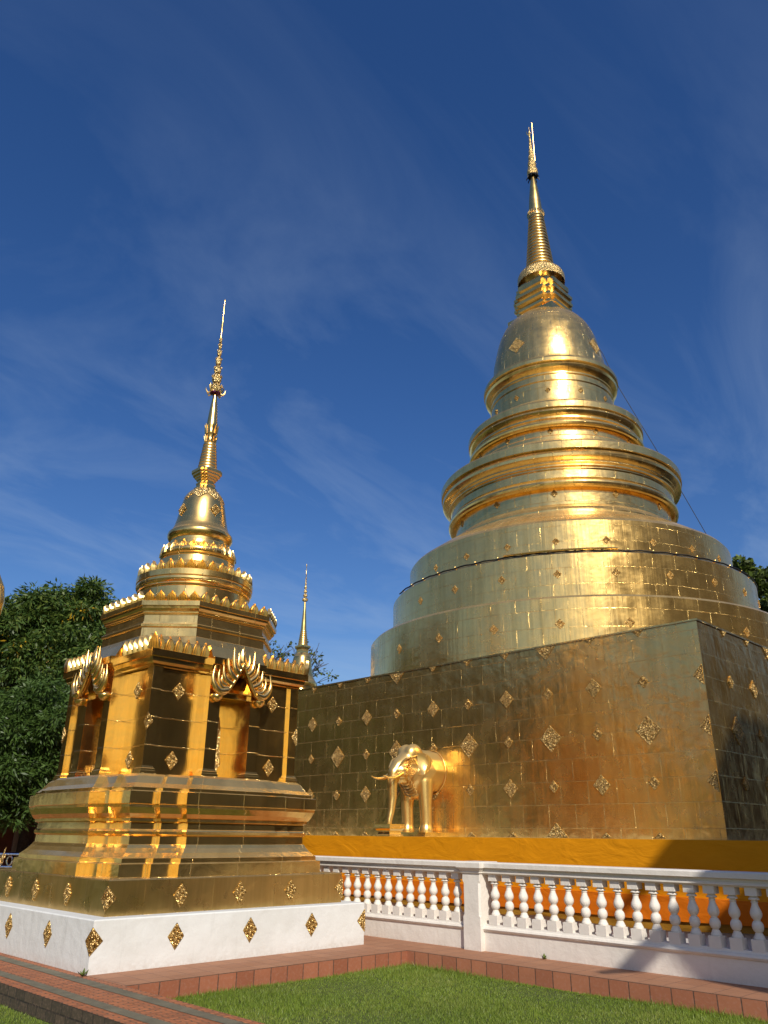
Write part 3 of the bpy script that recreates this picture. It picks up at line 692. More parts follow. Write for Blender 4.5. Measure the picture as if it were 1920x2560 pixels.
# naga gables over the niches
gb_left = [(-.02, 4.10), (-.10, 4.00), (-.19, 3.88), (-.29, 3.77), (-.40, 3.68), (-.50, 3.66), (-.565, 3.72), (-.585, 3.81), (-.565, 3.90)]
for k in range(4):
    b = MB()
    def G(x, z, d=0.0): return (*rot(k, x, -1.66 - d), z)
    for sx in (-1, 1):
        rope = [(-.01, 4.05), (.03, 3.985), (.07, 3.905), (.115, 3.82), (.165, 3.735), (.215, 3.66), (.27, 3.59), (.33, 3.545)]
        cv = bezier([G(sx * x, z, .05) for x, z in rope + [(.41, 3.535), (.48, 3.57)]], 4); b.tube(cv, [.027] * (len(cv) - 6) + [.024, .021, .018, .014, .010, .006], 8)
        outer = [(0, 4.17), (.075, 4.12), (.14, 4.03), (.20, 3.94), (.26, 3.86), (.34, 3.78), (.43, 3.73), (.50, 3.66)]
        fr = [[G(sx * x, z, .02) for x, z in rope], [G(sx * (x + X) / 2, (z + Z_) / 2, .045) for (x, z), (X, Z_) in zip(rope, outer)], [G(sx * x, z, .015) for x, z in outer]]; b.grid(fr)
        b.grid([[Vector(q) + Vector((*rot(k, 0, .06), 0)) for q in r[::-1]] for r in fr])
        # flames that leave the rope, run along it and sweep up to a point; each with a raised midrib
        for P_, w in (([(.035, 3.96), (.085, 4.0), (.105, 4.08), (.10, 4.21)], .034), ([(.08, 3.88), (.16, 3.95), (.19, 4.08), (.20, 4.28)], .046), ([(.135, 3.79), (.23, 3.86), (.275, 3.95), (.295, 4.10)], .040), ([(.19, 3.70), (.31, 3.76), (.36, 3.85), (.375, 3.99)], .036),
                      ([(.27, 3.60), (.41, 3.575), (.505, 3.65), (.55, 3.77), (.525, 3.95)], .046), ([(.25, 3.635), (.37, 3.63), (.43, 3.70), (.45, 3.80), (.44, 3.90)], .030), ([(.30, 3.68), (.36, 3.70), (.39, 3.75), (.385, 3.82)], .022)):
            pts = [G(sx * x, z, .045) for x, z in P_]; cv = bezier(pts, 5); m = len(cv) - 1
            b.tube(cv, [max(.004, 1.18 * w * math.sin(PI * min(1, (q / m) * .62 + .38)) ** .8) for q in range(m + 1)], 8)
            cv2 = bezier([G(sx * x, z, .045 + w * .8) for x, z in P_], 5); b.tube(cv2, [max(.002, .010 * (1 - q / m)) for q in range(m + 1)], 5)
        c = rot(k, sx * .40, -1.62)
        b.revolve([(.02, 3.42), (.06, 3.44), (.085, 3.47), (.10, 3.50), (.095, 3.53), (.06, 3.545), (0, 3.55)], 14, c[0], c[1])
    rows = []     # apex leaf
    for v, ww in ((0, .8), (.3, 1.0), (.6, .7), (.85, .3), (1.0, .03)):
        rows.append([G(-.065 * ww, 4.06 + .27 * v, .01), G(-.035 * ww, 4.06 + .27 * v, .045 * ww), G(0, 4.06 + .27 * v, .065 * ww), G(.035 * ww, 4.06 + .27 * v, .045 * ww), G(.065 * ww, 4.06 + .27 * v, .01)])
    b.grid(rows)
    b.build('naga_gable', M['cast'], st, 60)
    # small vaulted hood between gable and body
    hb = MB(); hx = [(-.40, 3.55), (-.29, 3.64), (-.16, 3.83), (-.07, 3.98), (0, 4.08), (.07, 3.98), (.16, 3.83), (.29, 3.64), (.40, 3.55)]
    hb.grid([[(*rot(k, x, -1.66), z) for x, z in hx], [(*rot(k, x, -1.35), z) for x, z in hx]]); hb.build('niche_hood', M['panel'], st)
# sloped roof and octagonal tier
def octp(h): b_ = h * .515; return [(-b_, -h), (b_, -h), (h, -b_), (h, b_), (b_, h), (-b_, h), (-h, b_), (-h, -b_)]
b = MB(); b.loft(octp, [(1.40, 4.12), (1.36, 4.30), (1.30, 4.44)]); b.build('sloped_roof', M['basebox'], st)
b = MB(); b.loft(octp, [(1.30, 4.43), (1.285, 4.45), (1.28, 4.585), (1.29, 4.59), (1.305, 4.60), (1.307, 4.635), (1.295, 4.645), (1.27, 4.655), (1.268, 4.685), (1.25, 4.69), (1.248, 4.80), (1.262, 4.805), (1.264, 4.82), (1.285, 4.83), (1.287, 4.855), (1.30, 4.86), (1.325, 4.895), (1.33, 4.93), (1.355, 4.935), (1.357, 5.01), (1.30, 5.015), (.95, 5.10)], True)
b.build('octagon_tier', M['tier'], st)
b = MB()
for k, (P, Q) in enumerate(zip(octp(1.32), octp(1.32)[1:] + octp(1.32)[:1])): petals_line(b, (*P, 5.01), (*Q, 5.01), 7 if k % 2 == 0 else 5, .185, .175, .2)
b.build('lotus_border', M['cast'], st, 20)
def spart(name, prof, mat, smooth=30, seg=96):
    b = MB(); b.revolve(prof, seg); return b.build(name, M[mat], st, smooth)
spart('ring_tier', [(1.02, 5.06), (1.0, 5.10), (.965, 5.13), (.955, 5.14), (.955, 5.42), (.962, 5.43), (.97, 5.46), (.985, 5.465), (.985, 5.48), (1.0, 5.50), (1.02, 5.54), (1.02, 5.575), (1.005, 5.60), (1.025, 5.605), (1.03, 5.70), (1.0, 5.71), (.95, 5.72), (.70, 5.95), (.67, 5.97)], 'tier', 24)
def petals_ring(b, r, z, count, w, h, bulge=.35, lean=.2):
    for j in range(count):
        a = 2 * PI * j / count; c, s = math.cos(a), math.sin(a); petal_into(b, (r * c, r * s, z), (c, s, 0), (-s, c, 0), w, h * random.uniform(.94, 1.05), lean, bulge)
b = MB(); petals_ring(b, .965, 5.70, 34, .18, .19); b.build('lotus_border', M['cast'], st, 20)
spart('ring_tier', [(.67, 5.95), (.655, 6.08), (.665, 6.09), (.672, 6.11), (.65, 6.12)] + rollp(.60, 6.20, .08, 8) + [(.60, 6.29), (.56, 6.34), (.545, 6.36), (.54, 6.42), (.53, 6.43)], 'tier', 24)
b = MB(); petals_ring(b, .655, 6.17, 22, .185, .2, .2, -.7); b.build('lotus_border', M['cast'], st, 20)
sbell = spart('bell', [(.52, 6.40), (.52, 6.48), (.535, 6.49), (.555, 6.51), (.585, 6.55), (.592, 6.60), (.58, 6.64), (.55, 6.67), (.525, 6.70), (.49, 6.78), (.46, 6.90), (.435, 7.03), (.41, 7.17), (.385, 7.28), (.35, 7.38), (.30, 7.46), (.24, 7.53), (.17, 7.575), (.1, 7.59)], 'spire', 40)
for a in (180, 270): diamond(.22, .25, (.442 * math.cos(R_(a)), .442 * math.sin(R_(a)), 7.06), (math.cos(R_(a)), math.sin(R_(a)), .2), sbell)
# leaf collar draped over the bell's shoulder: zigzag hem
b = MB(); seg = 96; rows = []
for f in (0, .25, .5, .75, 1.0):
    row = []
    for j in range(seg):
        a = 2 * PI * j / seg; tri = abs(((j / 12 + .5) % 1) - .5) * 2; zl = 7.28 + .12 * tri; z = 7.57 - (7.57 - zl) * f
        zs = [(7.17, .41), (7.28, .385), (7.38, .35), (7.46, .30), (7.53, .24), (7.58, .17)]
        r = .17
        for (za, ra), (zb, rb) in zip(zs, zs[1:]):
            if za <= z <= zb: r = ra + (rb - ra) * (z - za) / (zb - za)
        row.append(((r + .012) * math.cos(a), (r + .012) * math.sin(a), z))
    rows.append(row)
rows.append([(x * .96, y * .96, z - .004) for x, y, z in rows[-1]])
b.grid(rows, None, True); b.build('leaf_collar', M['relief'], st, 60)
pl2 = redent(.035, .035, .05, .06)
b = MB(); b.loft(pl2, [(.15, 7.55), (.15, 7.60), (.125, 7.61), (.12, 7.66), (.13, 7.67), (.13, 7.69), (.11, 7.70), (.11, 7.74), (.13, 7.76), (.13, 7.78), (.155, 7.80), (.155, 7.82), (.185, 7.85), (.185, 7.88), (.205, 7.90), (.205, 7.955), (.19, 7.96), (.15, 7.99)], True); b.build('throne_block', M['spire'], st)
prof = []
for i in range(9):
    t0 = i / 9; r = .185 - .065 * t0; z = 7.98 + .58 * t0; prof += [(r - .02, z), (r, z + .012), (r, z + .04), (r - .012, z + .06)]
spart('ring_spire', prof + [(.10, 8.57)], 'spire', 40, 48)
b = MB(); b.revolve([(.10, 8.55), (.115, 8.58), (.09, 8.62), (.095, 8.72), (.115, 8.76), (.095, 8.80), (.105, 8.9), (.11, 8.95)], 32)
for zc, hh, rr_ in ((8.58, .15, .095), (8.77, .2, .10)):
    for j in range(10):
        a = 2 * PI * j / 10; c, s = math.cos(a), math.sin(a)
        b.tube([(rr_ * c, rr_ * s, zc), ((rr_ + .012) * c, (rr_ + .012) * s, zc + hh * .6), ((rr_ + .035) * c, (rr_ + .035) * s, zc + hh)], [.02, .022, .006], 5)
b.build('lotus_collar', M['cast'], st, 50)
spart('spire_cone', [(.105, 8.93), (.098, 9.05), (.075, 9.32), (.042, 9.62), (.036, 9.70)], 'spire', 40, 32)
def crown(r, z, h, wings=False):
    b = MB(); b.revolve([(.03, z), (r * .8, z + h * .02), (r, z + h * .25), (r * .97, z + h * .62), (r * .85, z + h * .72), (r * .6, z + h * .8), (r * .35, z + h)], 24)
    for j in range(12): a = 2 * PI * j / 12; b.tube([(r * math.cos(a), r * math.sin(a), z + h * .6), (r * 1.04 * math.cos(a), r * 1.04 * math.sin(a), z + h * .82)], [r * .14, r * .05], 4)
    o = b.build('crown_tier', M['relief'], st, 50)
    if wings:
        w = MB()
        for j in range(8):
            a = 2 * PI * j / 8 + .39; c, s = math.cos(a), math.sin(a)
            w.tube([(r * .7 * c, r * .7 * s, z + .02), (r * 1.25 * c, r * 1.25 * s, z - .01), (r * 1.55 * c, r * 1.55 * s, z + .05), (r * 1.6 * c, r * 1.6 * s, z + .11)], [.016, .022, .014, .003], 6)
        w.build('winged_figure', M['cast'], o, 50)
        q = MB(); q.revolve([(.03, z - .035), (r * .85, z - .01), (r * .9, z + .02), (.04, z + .03)], 20); q.build('enamel_underside', M['purple'], o, 40)
for r, z, h, wg in ((.122, 9.69, .24, True), (.096, 9.93, .22, False), (.073, 10.15, .20, False), (.06, 10.36, .2, False), (.045, 10.57, .17, False), (.036, 10.74, .15, False), (.030, 10.89, .13, False)): crown(r, z, h, wg)
spart('needle', [(.03, 9.6), (.02, 10.0), (.014, 11.0), (.02, 11.06), (.012, 11.12), (.026, 11.22), (.012, 11.25), (.026, 11.33), (.012, 11.36), (.022, 11.42), (.012, 11.46), (.016, 11.6), (.012, 11.78), (.018, 11.84), (.008, 11.9), (.016, 11.945), (.0, 11.985)], 'cast', 40, 12)

# far chedi of the same family, standing beyond the great one
a_ = R_(-5.80); v_ = fw * math.cos(a_) + rt * math.sin(a_)
ft_ = thing('small_chedi', 'far gold chedi whose bell and spire rise above the gold wall between the nearer chedis', 'chedi', (v_.x * 33.5, v_.y * 33.5, 0))
def fpart(name, prof, mat, smooth=30, seg=64):
    b = MB(); b.revolve(prof, seg); return b.build(name, M[mat], ft_, smooth)
b = MB(); b.loft(sq, [(2.3, -.02), (2.3, .9)], True); b.build('plinth', M['white'], ft_)
b = MB(); b.loft(RP, [(1.75, .9), (1.75, 1.4), (1.5, 1.6), (1.5, 2.2), (1.65, 2.4), (1.4, 2.6), (1.4, 4.6), (1.55, 4.8), (1.2, 5.0)], True); b.build('shrine_body', M['panel'], ft_)
fpart('ring_tier', [(1.15, 4.95), (1.15, 5.5), (1.2, 5.6), (.85, 5.9), (.80, 6.3), (.85, 6.4), (.62, 6.6), (.56, 6.75), (.57, 6.85), (.60, 6.9), (.60, 6.97), (.55, 7.05), (.54, 7.15)], 'tier')
fb_ = fpart('bell', [(.54, 7.12), (.60, 7.2), (.64, 7.3), (.645, 7.38), (.61, 7.46), (.57, 7.52), (.50, 7.66), (.455, 7.82), (.425, 8.0), (.405, 8.2), (.39, 8.34), (.36, 8.48), (.29, 8.6), (.18, 8.67)], 'spire', 40)
for a in (180, 270): diamond(.17, .21, (.425 * math.cos(R_(a)), .425 * math.sin(R_(a)), 8.12), (math.cos(R_(a)), math.sin(R_(a)), .1), fb_)
b = MB(); b.loft(sq, [(.235, 8.58), (.215, 8.64), (.175, 8.66), (.175, 8.74), (.19, 8.75), (.19, 8.78), (.17, 8.79), (.20, 8.84), (.24, 8.89), (.24, 8.95), (.2, 8.98)], True); b.build('throne_block', M['spire'], ft_)
prof = []
for i in range(8):
    t0 = i / 8; r = .215 - .09 * t0; z = 8.97 + .66 * t0; prof += [(r - .02, z), (r, z + .016), (r, z + .05), (r - .012, z + .074)]
fpart('ring_spire', prof, 'spire', 40, 40)
fpart('spire_cone', [(.125, 9.6), (.115, 9.75), (.08, 10.3), (.038, 10.88), (.03, 10.95)], 'spire', 40, 32)
for r, z, h in ((.13, 10.93, .17), (.095, 11.12, .16), (.075, 11.30, .16), (.06, 11.48, .16), (.04, 11.66, .14), (.034, 11.8, .12), (.03, 11.92, .12)):
    b = MB(); b.revolve([(.03, z), (r * .8, z), (r, z + h * .25), (r * .97, z + h * .6), (r * .6, z + h * .8), (.02, z + h)], 16); b.build('crown_tier', M['relief'], ft_, 50)
fpart('needle', [(.03, 10.9), (.014, 12.1), (.03, 12.13), (.012, 12.16), (.012, 12.5), (.03, 12.54), (0, 12.66)], 'cast', 40, 10)

# ------------------------------------------------------------------ ELEPHANT
EY = 12.36
el = thing('elephant_statue', 'gold elephant statue stepping out of the gold wall above the saffron cloth', 'statue', (XW, EY, 1.535))
def ico(bm, c, r, rotm=None):
    m = bmesh.ops.create_icosphere(bm, subdivisions=3, radius=1)
    for v in m['verts']:
        p = Vector((v.co.x * r[0], v.co.y * r[1], v.co.z * r[2]))
        if rotm: p = rotm @ p
        v.co = p + Vector(c)
def limb(bm, pts, n=10):
    """overlapping spheres along a path, pts = (x,y,z,rx,ry)"""
    for (a, c) in zip(pts, pts[1:]):
        n = max(n if False else 3, int(math.dist(a[:3], c[:3]) / .03))
        for k in range(n + 1):
            t = k / n; q = [a[i] + (c[i] - a[i]) * t for i in range(5)]
            m = bmesh.ops.create_icosphere(bm, subdivisions=2, radius=1)
            for v in m['verts']: v.co = Vector((v.co.x * q[3] + q[0], v.co.y * q[4] + q[1], v.co.z * (q[3] + q[4]) / 2 + q[2]))
bm = bmesh.new()
Z = 1.535
lc = lambda x, z: (x - XW, z - Z)
limb(bm, [(.1, 0, 1.32, .47, .47), (-.32, 0, 1.32, .46, .47), (-.48, 0, 1.29, .38, .40)], 6)                 # barrel
limb(bm, [(-.45, 0, 1.25, .34, .36), (-.72, 0, 1.42, .28, .29)], 5)                                          # neck
limb(bm, [(-.42, 0, .98, .22, .30), (-.62, 0, 1.10, .20, .22)], 4)                                            # chest
for sy in (-1, 1):
    ico(bm, (-.66, sy * .10, 1.66), (.24, .17, .22))                                                         # twin domes
    limb(bm, [(-.45, sy * .25, 1.1, .20, .17), (-.47, sy * .27, .6, .14, .135), (-.45, sy * .27, .2, .13, .125), (-.46, sy * .27, .12, .165, .155)], 7)
    ico(bm, (-.98, sy * .13, 1.30), (.16, .10, .12))                                                         # cheek / tusk socket
    ico(bm, (-.80, sy * .235, 1.46), (.07, .03, .05))                                                        # brow
limb(bm, [(-.72, 0, 1.52, .26, .25), (-1.0, 0, 1.38, .20, .18), (-1.16, 0, 1.24, .14, .13)], 6)
limb(bm, [(-1.16, 0, 1.26, .135, .125), (-1.21, 0, 1.02, .115, .11), (-1.20, 0, .75, .10, .095), (-1.23, 0, .52, .082, .08), (-1.29, 0, .30, .066, .064), (-1.30, 0, .235, .06, .06)], 7)
limb(bm, [(-.75, 0, 1.16, .16, .14), (-.98, 0, 1.12, .09, .09)], 4)                                           # jaw
me = bpy.data.meshes.new('el_src'); bm.to_mesh(me); bm.free()
tmp = bpy.data.objects.new('el_src', me); COL.objects.link(tmp)
rm = tmp.modifiers.new('r', 'REMESH'); rm.mode = 'VOXEL'; rm.voxel_size = .022
sm = tmp.modifiers.new('s', 'SMOOTH'); sm.factor = .6; sm.iterations = 9
dg = bpy.context.evaluated_depsgraph_get(); me2 = bpy.data.meshes.new_from_object(tmp.evaluated_get(dg)); bpy.data.objects.remove(tmp)
me2.materials.clear(); me2.materials.append(M['statue']); me2.polygons.foreach_set('use_smooth', [True] * len(me2.polygons))
eb = bpy.data.objects.new('body', me2); COL.objects.link(eb); eb.parent = el
for sy in (-1, 1):
    b = MB(); b.tube(bezier([(-1.02, sy * .14, 1.28), (-1.14, sy * .16, 1.21), (-1.32, sy * .18, 1.14), (-1.50, sy * .19, 1.13), (-1.66, sy * .18, 1.17)], 5), [.05 * (1 - (i / 20) ** 1.6) + .004 for i in range(21)], 10); b.build('tusk', M['cast'], el, 60)
    b = MB(); rows = []        # ear: flapped shell
    for i in range(9):
        t = i / 8; zt = 1.68 - .46 * t; wd = .34 * math.sin(PI * (.14 + .80 * t) ** .85)
        rows.append([(-.72 + wd * u, sy * (.27 + .13 * math.sin(u * PI * .85) + .06 * u), zt - .05 * u * (1 - t)) for u in (0, .15, .3, .45, .6, .8, 1.0)])
    b.grid(rows); b.grid([[(x + .01, y - sy * .03, z) for x, y, z in r[::-1]] for r in rows])
    edge = [r[-1] for r in rows]; b.tube(bezier(edge, 3), .02, 6); b.tube(bezier([r[3] for r in rows[1:-1]], 3), .012, 6)
    b.build('ear', M['statue'], el, 70)
    b = MB(); b.tube([(-.95 + .055 * math.cos(a), sy * .232, 1.40 + .028 * math.sin(a)) for a in np.linspace(0, 2 * PI, 15)], .014, 6, cap=False)
    for q in range(4): b.tube([(-.94 + (.09 + .038 * q) * math.cos(a), sy * (.225 + .014 * q), 1.385 + (.07 + .036 * q) * math.sin(a)) for a in np.linspace(-2.0, 1.6, 14)], .017, 6)
    b.tube(bezier([(-1.16, sy * .135, 1.36), (-1.02, sy * .19, 1.52), (-.84, sy * .24, 1.58), (-.70, sy * .25, 1.62)], 5), .022, 6)
    b.build('eye_fold', M['statue'], el, 60)
b = MB()
for q in range(5):   # wrinkles of the throat
    z = 1.16 - .06 * q; b.tube([(-.86 + .05 * q + .05 * math.cos(a) - .02, .2 * math.sin(a), z - .12 * math.cos(a)) for a in np.linspace(-1.5, 1.5, 12)], .014, 6)
b.build('throat_fold', M['statue'], el, 60)
b = MB(); b.tube([(-.02, .475 * math.cos(a), 1.32 + .475 * math.sin(a)) for a in np.linspace(0, 2 * PI, 40)], .012, 6, cap=False); b.build('seam_ring', M['statue'], el, 60)  # ring added to mark the barrel's seam, lost in the wall's reflection
b = MB(); b.box((-.68, -.44, 0), (.0, .44, .085)); b.build('foot_slab', M['moulding'], el)
b = MB(); b.loft(lambda h: [(-1.28 + sx * h, sy * h) for sx, sy in ((-1, -1), (1, -1), (1, 1), (-1, 1))], [(.20, 0), (.20, .03), (.17, .04), (.16, .08), (.185, .09), (.185, .11), (.21, .14), (.235, .15), (.235, .19), (.22, .20), (.22, .235)], True); b.build('trunk_pedestal', M['moulding'], el)

# ------------------------------------------------------------------ TREES
def leaf_mesh(name, centers, count, size, wid, rs, spread, mats, parent, droop=.5, flower=0.0):
    """leaves grouped in sprays: every centre carries drooping pinnate rows of narrow leaves"""
    n = len(centers) * count; C0 = np.repeat(np.array(centers), count, 0)
    rad = np.repeat(np.array([spread] * len(centers)), count)
    off = rs.normal(0, 1, (n, 3)); off /= np.linalg.norm(off, axis=1)[:, None]; off *= (rs.uniform(0, 1, n) ** .5 * rad)[:, None]; off[:, 2] *= .6
    P = C0 + off
    d = off / (np.linalg.norm(off, axis=1)[:, None] + 1e-6) + rs.normal(0, .5, (n, 3)); d[:, 2] -= droop; d /= np.linalg.norm(d, axis=1)[:, None]
    sdv = np.cross(d, rs.normal(0, 1, (n, 3))); sdv /= np.linalg.norm(sdv, axis=1)[:, None] + 1e-6
    ln = size * rs.uniform(.6, 1.3, n)[:, None]; w = wid * rs.uniform(.7, 1.3, n)[:, None]
    v = np.stack([P, P + d * ln * .45 + sdv * w, P + d * ln, P + d * ln * .45 - sdv * w], 1).reshape(-1, 3)
    me = bpy.data.meshes.new(name); me.vertices.add(len(v)); me.vertices.foreach_set('co', v.ravel())
    me.loops.add(4 * n); me.loops.foreach_set('vertex_index', np.arange(4 * n)); me.polygons.add(n); me.polygons.foreach_set('loop_start', np.arange(n) * 4)
    for m in mats: me.materials.append(m)
    mi = (rs.uniform(0, 1, n) < .35).astype(np.int32)
    if flower:
        fl = np.repeat(rs.uniform(0, 1, len(centers)) < flower, count) & (rs.uniform(0, 1, n) < .25); mi[fl] = 2
    me.polygons.foreach_set('material_index', mi); me.update(calc_edges=True)
    o = bpy.data.objects.new(name, me); COL.objects.link(o); o.parent = parent
    return o
def tree(pos, height, lobes, label, seed, per=120, nclus=150, size=.26, wid=.045, mats=('leaf1', 'leaf2'), trunk_r=.22, droop=.55, spread=.5, flower=0.0, name='tree', group=None):
    rs = np.random.RandomState(seed); t = thing(name, label, 'tree', pos, group)
    cs = []
    for (x, y, z, rx, ry, rz) in lobes:
        k = int(nclus * rx * ry * rz) + 6
        q = rs.normal(0, 1, (k, 3)); q /= np.linalg.norm(q, axis=1)[:, None]; q *= (rs.uniform(.25, 1, k) ** .6)[:, None]
        cs.append(q * np.array([rx, ry, rz]) + np.array([x, y, z]))
    cs = np.concatenate(cs)
    b = MB(); zt = min(l[2] for l in lobes)
    b.tube(bezier([(0, 0, -.25), (.05, .03, zt * .3), (-.06, .08, zt * .65), (0, 0, zt)], 4), [trunk_r * (1.15 - .5 * i / 12) for i in range(13)], 9)
    for (x, y, z, rx, ry, rz) in lobes:
        b.tube(bezier([(0, 0, zt * .75), (x * .35, y * .35, zt * .75 + (z - zt * .75) * .5), (x, y, z)], 4), [trunk_r * .5 * (1 - .75 * i / 8) for i in range(9)], 6)
        for c in cs[rs.randint(0, len(cs), 14)]:
            if abs(c[0] - x) < rx and abs(c[1] - y) < ry and abs(c[2] - z) < rz: b.tube([(x * .8, y * .8, z * .9), tuple((np.array((x, y, z)) + c) / 2 + rs.normal(0, .1, 3)), tuple(c)], [.045, .03, .008], 5)
    b.build('trunk', M['bark'], t, 60)
    leaf_mesh('crown', cs, per, size, wid, rs, spread, [M[m] for m in mats] + [M['flower']], t, droop, flower)
    return t
def at(azd, dist):
    """ground point at azimuth (deg right of the view) and distance"""
    a = R_(azd); v = fw * math.cos(a) + rt * math.sin(a); return (v.x * dist, v.y * dist, -.2)
def lob(l, azd):      # lobes given as (right, away, z, r_right, r_away, r_z)
    a = R_(azd); rgt = rt * math.cos(a) - fw * math.sin(a); aw = fw * math.cos(a) + rt * math.sin(a)
    return [(rgt.x * x + aw.x * y, rgt.y * x + aw.y * y, z, (rx + ry) / 2, (rx + ry) / 2, rz) for x, y, z, rx, ry, rz in l]
tree(at(-22.5, 27), 10, lob([(0, 0, 6.6, 1.9, 1.8, 1.5), (1.2, .3, 8.0, 1.3, 1.3, 1.1), (-1.6, .2, 7.6, 1.5, 1.4, 1.0), (.7, 0, 8.8, .5, .5, .8), (-.4, 0, 8.4, 1.1, 1.0, .8), (2.3, 0, 6.9, 1.2, 1.2, 1.1), (-2.9, .4, 6.6, 1.2, 1.2, 1.2)], -22.5), 'tall feathery tree with yellow blossom rising behind the left chedi', 11, flower=.07, nclus=40, per=150, size=.2, wid=.028, spread=.42)
tree(at(-25.5, 23), 7, lob([(0, 0, 3.6, 1.9, 1.6, 1.6), (-1.4, 0, 4.6, 1.2, 1.2, 1.1), (1.2, 0, 4.4, 1.3, 1.2, 1.2), (.6, 0, 2.6, 1.5, 1.2, .8)], -25.5), 'dense dark green mango tree low at the left edge before the dark red hall', 12, size=.17, wid=.024, nclus=34, per=250, spread=.42, mats=('leaf1', 'leaf1'))
tree(at(-20.0, 25.5), 7, lob([(0, 0, 3.4, 1.5, 1.4, 1.5), (.5, 0, 5.0, 1.5, 1.3, 1.3), (-1.0, 0, 4.7, 1.3, 1.2, 1.2), (1.6, 0, 4.2, 1.2, 1.2, 1.5)], -20), 'dark leafy tree tucked directly against the left side of the nearer chedi', 13, size=.17, wid=.024, nclus=34, per=250, spread=.42, mats=('leaf1', 'leaf1'))
# thin half-bare tree between the chedis
t5 = thing('tree', 'half bare tree with sparse leaves showing between the two gold chedis', 'tree', at(-8.3, 36))
rs = np.random.RandomState(21); b = MB(); b.tube([(0, 0, -.2), (.1, .1, 4), (.0, .2, 6.6)], [.25, .2, .14], 8); tips = []
def grow(p, d, r, n):
    q = p + d * random.uniform(.5, .85); b.tube([p, (p + q) / 2 + Vector((random.uniform(-.06, .06), random.uniform(-.06, .06), .03)), q], [r, r * .85, r * .7], 5); tips.append(q)
    if n:
        for _ in range(random.choice((2, 2, 3))):
            e = (d + Vector((random.uniform(-.75, .75), random.uniform(-.75, .75), random.uniform(-.15, .5)))).normalized(); grow(q, e * d.length * .92, r * .62, n - 1)
random.seed(4)
for k in range(6): grow(Vector((0, .2, 6.3)), Vector((random.uniform(-.9, 1.1) * rt.x, random.uniform(-.9, 1.1) * rt.y, 1.1)), .09, 4)
b.build('trunk', M['bark'], t5, 60)
low = [tuple(p) for p in tips if p.z < 8.6 or random.random() < .25]
leaf_mesh('crown', low, 9, .18, .055, rs, .26, [M['leaf3'], M['leaf2'], M['flower']], t5, .3)
# trees at the far right behind the drums
tree(at(26.2, 42), 13, lob([(-.75, 0, 14.3, .55, .5, .5), (.1, 0, 13.6, .7, .6, .6), (1.0, 0, 12.1, 1.2, 1.1, 1.1), (2.4, 0, 11, 2.0, 2.0, 2.0), (.4, 0, 10.2, 1.2, 1.2, 1.6), (0, 0, 8.0, 2.0, 2, 2.4)], 26.2), 'leafy tree at the right edge behind the lower drums of the huge chedi', 31, size=.28, wid=.1, nclus=26, per=90, mats=('leaf2', 'leaf3'), droop=.25, spread=.4)

# ------------------------------------------------------------------ BACKGROUND BUILDING, FENCE, FINIAL AT THE LEFT
p = Vector(at(-24.5, 31)); hl = thing('wooden_hall', 'dark red timber hall half hidden under the trees at the left edge', 'building', p)
b = MB(); b.box((-5, -4, 0), (5, 4, 3.4)); w = b.build('wall', M['wood'], hl)
b = MB(); b.loft(lambda h: [(-5.6 + h * .2, -4.6 + h), (5.6 - h * .2, -4.6 + h), (5.6 - h * .2, 4.6 - h), (-5.6 + h * .2, 4.6 - h)], [(0, 3.3), (4.3, 6.6)], True); b.build('roof', M['roof'], hl)
for k in range(5):
    b = MB(); x0 = -4.2 + k * 1.7
    b.box((x0, -4.05, 1.2), (x0 + 1.0, -3.99, 2.4)); b.build('window', M['plaster'], hl)
fp = Vector(at(-25.2, 20.5)); ft = thing('metal_fence', 'bright silver lattice fence low at the left edge', 'fence', fp)
b = MB()
for z in (.15, .55, 1.05, 1.3): b.tube([(-6, 0, z), (2.2, 0, z)], .022, 6)
for i in range(42):
    x = -6 + i * .2
    b.tube(bezier([(x, 0, .15), (x + .08, 0, .4), (x - .08, 0, .75), (x, 0, 1.05)], 4), .018, 5); b.tube([(x + .06 * math.cos(t), 0, 1.17 + .09 * math.sin(t)) for t in np.linspace(0, 2 * PI, 11)], .016, 5, cap=False)
b.build('lattice', M['steel'], ft, 60)
b = MB()
for x in (-4, -1, 2.2): b.box((x - .06, -.06, 0), (x + .06, .06, 1.4))
b.build('fence_post', M['steel'], ft)
ft.rotation_euler = (0, 0, math.atan2(rt.y, rt.x))
# small naga finial behind the moulded base
np_ = Vector(at(-24.05, 17.5)) + Vector((0, 0, .02)); b = MB()
b.tube(bezier([(0, 0, .2), (.0, 0, .8), (.07 * rt.x, .07 * rt.y, 1.1), (.15 * rt.x, .15 * rt.y, 1.28), (.20 * rt.x, .20 * rt.y, 1.46)], 5), [.06 - .055 * (i / 20) for i in range(21)], 8)
for k in range(4): z = 1.0 + .09 * k; x = .04 + .035 * k; b.tube([(x * rt.x, x * rt.y, z), ((x + .06) * rt.x, (x + .06) * rt.y, z + .02), ((x + .07) * rt.x, (x + .07) * rt.y, z + .08)], [.025, .02, .004], 6)
o = b.build('naga_finial', M['relief'], None, 60, np_); tag(o, 'small pale gold naga finial peeping over the pedestal edge at the left', 'ornament')
